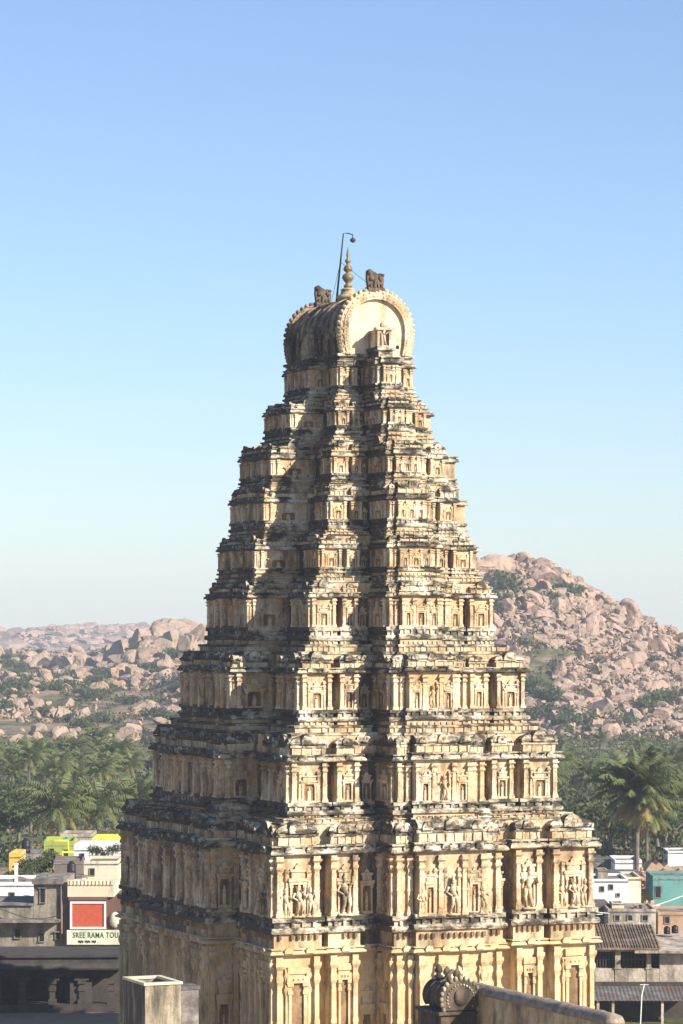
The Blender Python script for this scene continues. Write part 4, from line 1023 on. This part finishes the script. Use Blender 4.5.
for px, y, D, sc, lb in ((24, 868, 300, 0.85, 'dark bush behind the roof of the grey building, leftmost'), (40, 866, 305, 0.9, 'dark bush under the yellow-green house'), (52, 858, 312, 0.75, 'small bush beside the yellow stair frame'),
                         (97, 852, 306, 0.62, 'leafy bush in front of the long white wall'), (112, 850, 306, 0.55, 'leafy bush nearest the tower before the white wall'), (14, 876, 298, .7, 'low bush at the left edge above the white house')):
    t_ = thing('garden_bush', lb, 'bush', (xpx(px, D), D, GROUND))
    h_ = zpx(y, D) - GROUND; mm = MB(); mm.path([(0, 0, 0), (0.1, 0, h_ * .5), (0, 0, h_)], [0.14, 0.1, 0.05], 6); mm.build('stem', ['bark'], t_)
    put('foliage', RB[0], t_, (0, 0, h_), ra.random() * 6, sc)
# the sign building
D = 258; s_ = FPX / D
sb = thing('sign_building', 'grey-beige building with a red framed panel and a green-lettered signboard', 'building', (xpx(68, D), D, GROUND))
Z = lambda y: zpx(y, D) - GROUND
X = lambda p: (p - 68) / s_
m_ = MB(); m_.box(X(67), X(124), 0.25, 7, 0, Z(897)); m_.build('shop_wall', ['brown'], sb)
m_ = MB(); m_.box(X(67.5), X(114), 0.0, 6.5, Z(897) + .003, Z(885)); 
m_.build('cornice_band', ['cream'], sb)
m_ = MB(); m_.box(X(68), X(113.5), -0.06, 0.3, Z(885) + .002, Z(880))
for k in range(12): m_.box(X(70 + k * 3.7), X(71.2 + k * 3.7), -0.12, 0.1, Z(884.8), Z(880.5))
m_.box(X(82), X(86), -0.1, 0.3, Z(880.4), Z(878))
m_.build('ribbed_parapet', ['cream'], sb)
m_ = MB(); m_.box(X(68.5), X(107), -0.02, 0.4, Z(900.5), Z(896.8)); m_.build('lintel', ['brown'], sb)
m_ = MB(); m_.box(X(70), X(106), 0.05, 0.30, Z(929), Z(901.5)); pn = m_.build('red_panel', ['red'], sb)
m_ = MB()
for q in ((70, 72, 929, 901.5), (104, 106, 929, 901.5), (72, 104, 903.5, 901.5), (72, 104, 929, 927)): m_.box(X(q[0]), X(q[1]), -0.04, 0.06, Z(q[2]), Z(q[3]))
m_.build('panel_frame', ['white'], pn)
m_ = MB(); m_.ball((X(115), 0.1, Z(920)), (5.5 / s_, 0.25, 8 / s_), 12, 8); m_.build('cream_shield', ['signboard'], sb, True)
m_ = MB(); m_.box(X(67), X(125), -0.15, 0.05, Z(944.5), Z(930)); bd = m_.build('signboard', ['signboard'], sb)
cu = bpy.data.curves.new('sign lettering', 'FONT'); cu.body = 'SREE RAMA TOU'; cu.size = 0.62; cu.extrude = 0.012; cu.space_character = 1.12; cu.offset = 0.006
to = bpy.data.objects.new('tmp', cu); C.objects.link(to)
bpy.context.view_layer.update()
me = bpy.data.meshes.new_from_object(to.evaluated_get(bpy.context.evaluated_depsgraph_get())); bpy.data.objects.remove(to)
me.materials.clear(); me.materials.append(M['green'])
wtxt = max(v.co.x for v in me.vertices)
tx = put('lettering', me, bd, (X(73), -0.163, Z(937.5))); tx.rotation_euler = (R(90), 0, 0); fx = (X(118.5) - X(73)) / wtxt; tx.scale = (fx, 1.0, 1)
m_ = MB()
for k in range(16):
    if k in (5, 11): continue
    m_.box(X(78 + k * 1.15), X(78.9 + k * 1.15), -0.162, -0.14, Z(942.4 + (k % 3) * .3), Z(940.6 - (k % 2) * .5))
m_.build('small_lettering', ['black'], bd)
m_ = MB(); m_.box(X(33), X(61), 0.6, 8, 0, Z(883)); m_.box(X(-20), X(33) - .002, 0.62, 8, 0, Z(906))
m_.build('side_wall', ['beige'], sb)
m_ = MB(); m_.box(X(61) + .002, X(67) - .002, 0.5, 7.5, 0, Z(879.5)); m_.build('narrow_wall', ['beige'], sb)
m_ = MB(); m_.box(X(32), X(62.5), 0.35, 8.2, Z(883) + .003, Z(880)); m_.box(X(31.5), X(63), 0.2, 0.5, Z(884.5), Z(879.2)); m_.box(X(-20), X(32.5), 0.4, 8.2, Z(906) + .003, Z(904)); m_.build('roof', ['slab'], sb)
m_ = MB(); m_.tube((X(61), 0.42, 0), (X(61), 0.42, Z(880)), 0.10); m_.build('drain_pipe', ['plum'], sb, True)
for wx, wy, ww, wh in ((42, 896, 4.5, 14), (17, 934, 5, 9), (41, 938, 4.5, 8), (57, 936, 4, 6)):
    m_ = MB(); x0, x1, z0, z1 = X(wx - ww / 2), X(wx + ww / 2), Z(wy + wh / 2), Z(wy - wh / 2)
    m_.box(x0 - .08, x0, .50, .62, z0, z1); m_.box(x1, x1 + .08, .50, .62, z0, z1); m_.box(x0 - .15, x1 + .15, .40, .62, z1, z1 + .09); m_.box(x0 - .1, x1 + .1, .46, .62, z0 - .07, z0)
    f_2 = m_.build('window', ['slab'], sb); m_ = MB(); m_.box(x0, x1, .56, .61, z0, z1); m_.build('pane', ['glass'], f_2)
m_ = MB(); m_.box(X(-20), X(60), -0.7, 0.62, Z(922), Z(919.5)); m_.build('ledge', ['slab'], sb)
cb = MB(); pts = [Vector((X(-10) + xpx(68, D), D - .3, zpx(905, D)))]
for q in range(13):
    t = q / 12; pts.append(Vector((xpx(68, D) + X(8) + (X(61) - X(8)) * t, D + 0.1, zpx(912 + 3 * t + 9 * math.sin(math.pi * t) * (0.6), D))))
cb.path(pts, 0.035, 6); tag(cb.build('power_cable', ['iron']), 'black cable sagging across the grey-beige building wall', 'cable')
rpost = MB(); z0_ = zpx(882, 275); rpost.box(-.14, .14, -.02, .26, z0_, z0_ + 1.5); rpost.box(-.2, .2, -.07, .31, z0_ + 1.501, z0_ + 1.6)
tag(rpost.build('roof_post', ['white'], None, False, (xpx(16, 275), 275, 0)), 'white post standing on the roof edge of the left white house', 'post')
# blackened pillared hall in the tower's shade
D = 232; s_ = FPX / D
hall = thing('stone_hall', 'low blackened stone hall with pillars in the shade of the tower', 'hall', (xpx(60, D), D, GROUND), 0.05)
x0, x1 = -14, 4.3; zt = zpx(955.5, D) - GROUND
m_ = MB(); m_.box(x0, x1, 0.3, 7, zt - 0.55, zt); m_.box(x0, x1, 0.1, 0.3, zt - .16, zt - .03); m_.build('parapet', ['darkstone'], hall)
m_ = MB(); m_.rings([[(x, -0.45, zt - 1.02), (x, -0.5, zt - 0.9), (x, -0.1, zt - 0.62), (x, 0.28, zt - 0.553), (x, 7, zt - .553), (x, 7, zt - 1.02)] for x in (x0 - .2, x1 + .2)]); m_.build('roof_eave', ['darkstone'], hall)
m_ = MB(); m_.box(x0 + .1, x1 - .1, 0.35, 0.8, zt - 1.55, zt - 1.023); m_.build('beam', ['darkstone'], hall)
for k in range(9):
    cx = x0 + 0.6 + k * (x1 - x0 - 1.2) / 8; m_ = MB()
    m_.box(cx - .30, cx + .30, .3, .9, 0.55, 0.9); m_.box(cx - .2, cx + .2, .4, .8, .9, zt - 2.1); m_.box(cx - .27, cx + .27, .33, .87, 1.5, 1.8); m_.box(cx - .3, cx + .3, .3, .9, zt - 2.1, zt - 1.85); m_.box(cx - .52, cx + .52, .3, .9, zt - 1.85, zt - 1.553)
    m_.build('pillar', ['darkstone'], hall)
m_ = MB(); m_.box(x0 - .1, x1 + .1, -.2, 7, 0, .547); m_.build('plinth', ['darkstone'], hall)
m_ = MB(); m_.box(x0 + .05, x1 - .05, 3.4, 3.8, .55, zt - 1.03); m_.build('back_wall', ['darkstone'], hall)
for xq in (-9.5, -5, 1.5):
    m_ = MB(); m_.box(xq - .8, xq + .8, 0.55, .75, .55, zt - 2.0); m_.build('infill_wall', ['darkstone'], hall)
# open concrete box in front of the tower
D = 172
tk = thing('concrete_box', 'open-topped stained concrete box at the foot of the tower', 'stairhead', (xpx(145, D), D, GROUND), A)
zt = zpx(983, D) - GROUND
m_ = MB(); wq, dq = 2.05, 3.5; th = .16
for b_ in ((0, wq, 0, th), (0, wq, dq - th, dq), (0, th, th + .002, dq - th - .002), (wq - th, wq, th + .002, dq - th - .002)): m_.box(*b_, 0, zt - .14)
m_.box(th, wq - th, th, dq - th, 0, zt - 1.6); m_.build('wall', ['concrete'], tk)
m_ = MB()
for b_ in ((-.08, wq + .08, -.08, th + .06), (-.08, wq + .08, dq - th - .06, dq + .08), (-.08, th + .06, th + .062, dq - th - .062), (wq - th - .06, wq + .08, th + .062, dq - th - .062)): m_.box(*b_, zt - .14, zt)
m_.build('rim', ['cream'], tk)
bt = thing('grey_buttress', 'grey stone block standing behind the open concrete box', 'block', (xpx(190, 176), 176, GROUND), A)
zt = zpx(986, 176) - GROUND; m_ = MB(); m_.box(-.55, .5, 0, 1.4, 0, zt - .2); m_.build('block', ['slab'], bt); m_ = MB(); m_.box(-.62, .57, -.06, 1.46, zt - .2, zt); m_.build('cap', ['sheet'], bt)
# --- right cluster
house('white_house', 'bright white house against the right edge of the tower', 'house', 588, 628, 879, 285, 7, 'white', 0, 0.3, 'slab', ((602, 889, 3, 4), (611, 887, 3, 4), (618, 895, 2.4, 2.4)))
house('pale_yellow_house', 'pale yellow wall joined to the white house', 'house', 626, 641, 877, 288, 7, 'cream', 0, 0.3)
house('slab_house', 'grey flat-roofed house behind the white house', 'house', 590, 615, 861, 335, 7, 'slab', 0, 0.1, 'sheet')
house('white_block', 'white house left of the palm trunks, below the dark trees', 'house', 615, 642, 860, 330, 7, 'white', 0, 0.4)
house('dark_shed', 'dark shed between the two white houses', 'shed', 608, 640, 873, 306, 5, 'sheet', 0, 0.1, 'sheet')
house('teal_house', 'teal house with a dark window at the right edge', 'house', 653, 700, 876, 296, 7, 'teal', 0, 0.35, 'slab', ((658, 892, 5, 11),))
house('orange_block', 'small yellow-orange house between the palm trunk and the teal house', 'house', 640, 653, 892, 300, 4, 'orange', 0, 0.2, 'brick')
house('white_far_house', 'tiny white house among the trees at the right edge', 'house', 668, 690, 851, 380, 6, 'white', 0, 0.3)
br = thing('brick_ruin', 'crumbling brick house with a stepped broken wall', 'ruin', (xpx(640, 312), 312, GROUND))
s_ = FPX / 312; Zb = lambda y: zpx(y, 312) - GROUND
pts = [(0, 0), (0, Zb(885)), (2 / s_, Zb(880)), (5 / s_, Zb(872)), (9 / s_, Zb(866)), (12 / s_, Zb(862)), (16 / s_, Zb(865)), (19 / s_, Zb(862)), (24 / s_, Zb(867)), (27 / s_, Zb(864)), (33 / s_, Zb(869)), (50 / s_, Zb(868)), (50 / s_, 0)]
m_ = MB(); m_.prism(pts, 0, 3.5); m_.build('broken_wall', ['brick'], br)
m_ = MB()
for k in range(46):
    m_.ball((ra.uniform(0, 40) / s_, -0.2 - ra.random() * .3, Zb(ra.uniform(868, 900))), (ra.uniform(.12, .35), .25, ra.uniform(.1, .25)), 6, 4)
m_.build('rubble', ['brick'], br); br.children[-1]['kind'] = 'stuff'
lw = house('cream_wall_house', 'low house with a weathered cream wall below the white house', 'house', 608, 656, 909, 266, 6, 'pale', 0, 0.3, 'slab', ((617, 918, 4, 5), (630, 918, 4, 5), (645, 918, 5, 5)))
house('grey_low_house', 'grey low house behind the tower corner', 'house', 590, 610, 905, 270, 6, 'slab', 0, 0.1, 'sheet')
house('orange_wall_house', 'small orange-pink plastered house at the right edge beside the cream wall', 'house', 658, 700, 912, 268, 6, 'brick', 0, 0.3, 'slab', ((667, 920, 4, 6),))
# verandah house: tiled terrace roof, dark openings between pale piers, sheet awning below
D = 232; s_ = FPX / D
vh = thing('verandah_house', 'weathered house with a brown tiled roof and dark verandah openings right of the tower', 'house', (xpx(600, D), D, GROUND), -0.03)
X = lambda p: (p - 600) / s_
Z = lambda y: zpx(y, D) - GROUND
Z9 = lambda y: zpx(y, D + 9.5) - GROUND
Z7 = lambda y: zpx(y, D + 7.5) - GROUND
m_ = MB(); m_.rings([[(x, -0.5, Z(949)), (x, -0.5, Z(947.5)), (x, 9.5, Z9(924.5)), (x, 9.5, Z9(926))] for x in (X(585), X(660))]); m_.build('roof', ['tile'], vh)
m_ = MB(); m_.rings([[(x, -0.9, Z(952)), (x, -0.9, Z(950)), (x, 7.5, Z7(934)), (x, 7.5, Z7(935.5))] for x in (X(634), X(700))]); m_.build('patched_roof', ['pale'], vh)
m_ = MB()
for k in range(26): x = X(585) + (k + rng.uniform(-.2, .2)) * (X(660) - X(585)) / 25.5; m_.rings([[(x + dx, y, z) for dx, z in ((-.05, z0), (.05, z0), (.03, z0 + .06), (-.03, z0 + .06))] for y, z0 in ((-0.5, Z(947.5)), (9.5, Z9(924.5)))])
m_.build('roof_ridges', ['tile'], vh)
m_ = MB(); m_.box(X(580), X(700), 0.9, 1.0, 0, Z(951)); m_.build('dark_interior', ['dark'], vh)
m_ = MB(); m_.box(X(580), X(700), 0, .85, Z(985), Z(968.5)); m_.box(X(580), X(700), 0.002, .85, Z(951.5), Z(949.2)); m_.build('front_wall', ['pale'], vh)
for p0, p1 in ((588, 594.5), (615, 620.5), (646.5, 651)):
    m_ = MB(); m_.box(X(p0), X(p1), -.05, .8, Z(985.2), Z(949.4)); m_.box(X(p0) - .06, X(p1) + .06, -.1, .8, Z(969), Z(967.4)); m_.build('pier', ['pale'], vh)
m_ = MB(); m_.box(X(659.5), X(700), -.02, .86, Z(985.1), Z(950)); m_.build('plaster_bay', ['pale'], vh)
for p0, p1 in ((594.5, 615), (620.5, 646.5)):
    m_ = MB()
    for k in range(1, 7): x = X(p0) + (X(p1) - X(p0)) * k / 7; m_.box(x - .035, x + .035, .3, .36, Z(968.5), Z(951.3))
    m_.box(X(p0), X(p1), .29, .37, Z(960.5), Z(959.5)); m_.build('window_bars', ['iron'], vh)
aw = thing('sheet_awning', 'grey corrugated awning on thin posts below the verandah house', 'awning', (xpx(600, 226), 226, GROUND), -0.02)
s_ = FPX / 226; X = lambda p: (p - 600) / s_; Z = lambda y: zpx(y, 226) - GROUND
m_ = MB(); n_ = 60
top_ = []
for y, z in ((-1.4, Z(998)), (3.6, zpx(983, 229.6) - GROUND)):
    top_.append([(X(580) + (X(700) - X(580)) * k / n_, y, z + (0.035 if k % 2 else 0)) for k in range(n_ + 1)])
m_.rings([[*row, *[(x, y, z - .06) for x, y, z in row[::-1]]] for row in top_]); m_.build('sheet', ['sheet'], aw)
for p in (597, 612, 661, 690): m_ = MB(); m_.box(X(p) - .09, X(p) + .09, -1.2, -1.0, 0, Z(998.6)); m_.build('post', ['pale'], aw)
m_ = MB(); m_.box(X(580), X(700), 2.6, 2.9, 0, Z(986)); m_.build('shop_back', ['darkstone'], aw)
pl = thing('antenna_pole', 'thin pale pole leaning in front of the grey awning', 'pole', (xpx(640, 220), 220, GROUND))
m_ = MB(); m_.path([(0, 0, 0), (0.12, 0, zpx(995, 220) - GROUND), (0.3, 0, zpx(984, 220) - GROUND)], 0.04, 8); m_.build('mast', ['white'], pl); m_ = MB(); m_.box(0.0, 0.6, -.02, .02, zpx(985, 220) - GROUND, zpx(984.4, 220) - GROUND); m_.build('crossarm', ['white'], pl)
for (pa, ya, Da), (pb_, yb_, Db), lb in (((585, 915, 262), (690, 893, 290), 'thin pale cable crossing in front of the teal house'), ((585, 910, 262), (660, 905, 275), 'thin pale cable above the weathered cream wall')):
    m_ = MB(); P0 = Vector((xpx(pa, Da), Da, zpx(ya, Da))); P1 = Vector((xpx(pb_, Db), Db, zpx(yb_, Db)))
    m_.path([P0.lerp(P1, q / 10) - Vector((0, 0, 0.5 * math.sin(math.pi * q / 10))) for q in range(11)], 0.03, 5); tag(m_.build('power_cable', ['white']), lb, 'cable')
tank('black water tank on the patched roof of the verandah house, left one', 667, 934, 926, 238, 3.2, 'black')
tank('black water tank on the patched roof of the verandah house, right one', 675, 933, 925, 238, 3.4, 'black')
def clutter(name, label, cat, px, ybot, D, w_, h_, m, seed):
    r = random.Random(seed); s = FPX / D; t = thing(name, label, cat, (xpx(px, D), D, zpx(ybot, D)), r.uniform(-.3, .3)); mb = MB()
    for _ in range(7):
        a = r.uniform(-.5, .5) * w_ / s; b = r.uniform(.10, .28) * w_ / s; z = r.uniform(.3, 1) * h_ / s; y = r.uniform(-.6, .6)
        mb.rings([[(a - b, y - .3, 0), (a + b, y - .3, 0), (a + b, y + .3, 0), (a - b, y + .3, 0)], [(a - b * .9 + r.uniform(-.1, .1), y - .3, z), (a + b * .8, y - .25, z * r.uniform(.6, 1)), (a + b * .8, y + .3, z * r.uniform(.6, 1)), (a - b * .9, y + .3, z)]])
    mb.build('pieces', [m], t)
clutter('scrap_heap', 'dark scrap piled on the roof between the two white houses', 'scrap', 624, 881, 300, 24, 7, 'black', 1)
clutter('scrap_heap', 'brown bundles piled on the cream wall house roof', 'scrap', 640, 909.5, 269, 14, 5, 'plum', 2)
clutter('stacked_bricks', 'loose bricks stacked at the roof edge beside the teal house', 'bricks', 649, 908, 292, 9, 8, 'brick', 3)
clutter('scrap_heap', 'pale lumber heaped at the back of the brown tiled roof', 'scrap', 622, 925, 243, 26, 4, 'pale', 4)
clutter('scrap_heap', 'grey odds and ends on the roof of the grey-beige building', 'scrap', 47, 880, 262, 20, 5, 'slab', 5)
clutter('scrap_heap', 'dark odds and ends on the white house roof at the left edge', 'scrap', 22, 882, 277, 16, 6, 'plum', 6)
house('plaster_stairhead', 'small pale stairhead on the white house beside the tower', 'stairhead', 598, 608, 870, 288, 3, 'pale', 0, 0.15, 'sheet', (), zpx(879, 288))
house('cream_stairhead', 'small cream stairhead on the low house roof', 'stairhead', 612, 624, 903, 269, 2.5, 'cream', 0, 0.15, 'slab', (), zpx(910, 269))
# ------------------------------------------------------------------ foreground: round-topped wall and a little vaulted shrine
a_ = Vector((xpx(458, 151), 151.0, 0)); b_ = Vector((xpx(616, 136.6), 136.6, 0)); zc_ = zpx(990, 150)
dr = (b_ - a_).normalized(); L_ = (b_ - a_).length; ang = math.atan2(dr.y, dr.x)
cw_ = thing('coping_wall', 'long wall with a rough rounded grey top running down to the right', 'wall', (a_.x, a_.y, GROUND), ang)
m_ = MB(); nn = 46; rings = []
for k in range(nn + 1):
    x = L_ * k / nn; rr = 0.45 + 0.03 * noise.noise(Vector((x * 1.5, 0, 0)))
    rings.append([(x, rr * math.cos(t) * (1 + .05 * noise.noise(Vector((x * 2, t * 2, 5)))), zc_ - GROUND + rr * math.sin(t) * (1 + .08 * noise.noise(Vector((x * 2, t * 2, 8))))) for t in [math.pi * q / 12 for q in range(13)]])
m_.rings(rings); m_.build('coping', ['roughwall'], cw_, True)
m_ = MB(); m_.box(0.02, L_, -.42, .42, 0, zc_ - GROUND - .002); m_.build('wall', ['stonebase'], cw_)
D = 149; sh = thing('vaulted_shrine', 'small dark vaulted shrine roof with a scalloped gable at the foot of the tower', 'shrine', (xpx(448, D), D, GROUND), A)
z0 = zpx(1006, D) - GROUND; r_ = 0.82
m_ = MB(); m_.box(-.95, .95, -1.3, 1.3, 0, z0 - .25); m_.box(-1.1, 1.1, -1.45, 1.45, z0 - .25, z0 - .1); m_.build('base', ['shrine'], sh)
def ring2(r, y): return [(r * math.cos(t), y, z0 + .45 + r * math.sin(t)) for t in [-.55 + (math.pi + 1.1) * q / 16 for q in range(17)]]
m_ = MB(); m_.rings([ring2(.78, -1.2), ring2(.78, 1.2)])
for q in range(5): m_.rings([ring2(.83, -1.0 + q * .5 - .05), ring2(.83, -1.0 + q * .5 + .05)])
m_.build('vault_roof', ['shrine'], sh, True)
m_ = MB(); m_.rings([ring2(.95, -1.42), ring2(.95, -1.18)]); ga = m_.build('gable', ['shrine'], sh)
m_ = MB()
for q in range(17): t = -.5 + (math.pi + 1.0) * q / 16; m_.ball((.98 * math.cos(t), -1.38, z0 + .45 + .98 * math.sin(t)), (.13, .12, .13), 6, 5)
for q in range(19): t = -.5 + (math.pi + 1.0) * q / 18; m_.ball((.68 * math.cos(t), -1.43, z0 + .45 + .68 * math.sin(t)), (.06, .05, .06), 6, 4)
m_.build('scalloped_fringe', ['concrete'], ga, True)
m_ = MB(); m_.ball((0, -1.42, z0 + .55), (.36, .16, .42), 10, 8); m_.build('face_boss', ['shrine'], ga, True)
for y in (-1.0, 0.1, 1.05):
    m_ = MB(); m_.lathe([(.2, z0 + 1.18), (.22, z0 + 1.3), (.1, z0 + 1.4), (.2, z0 + 1.52), (.17, z0 + 1.68), (.03, z0 + 1.86)], (0, y), 10); m_.build('roof_knob', ['shrine'], sh, True)
m_ = MB(); m_.path([(-.34, -.9, z0 + 1.1), (-.38, -.9, z0 + 1.6), (-.2, -.9, z0 + 1.72), (.05, -.9, z0 + 1.6), (.1, -.9, z0 + 1.1)], .12, 8); m_.build('crest', ['shrine'], sh, True)
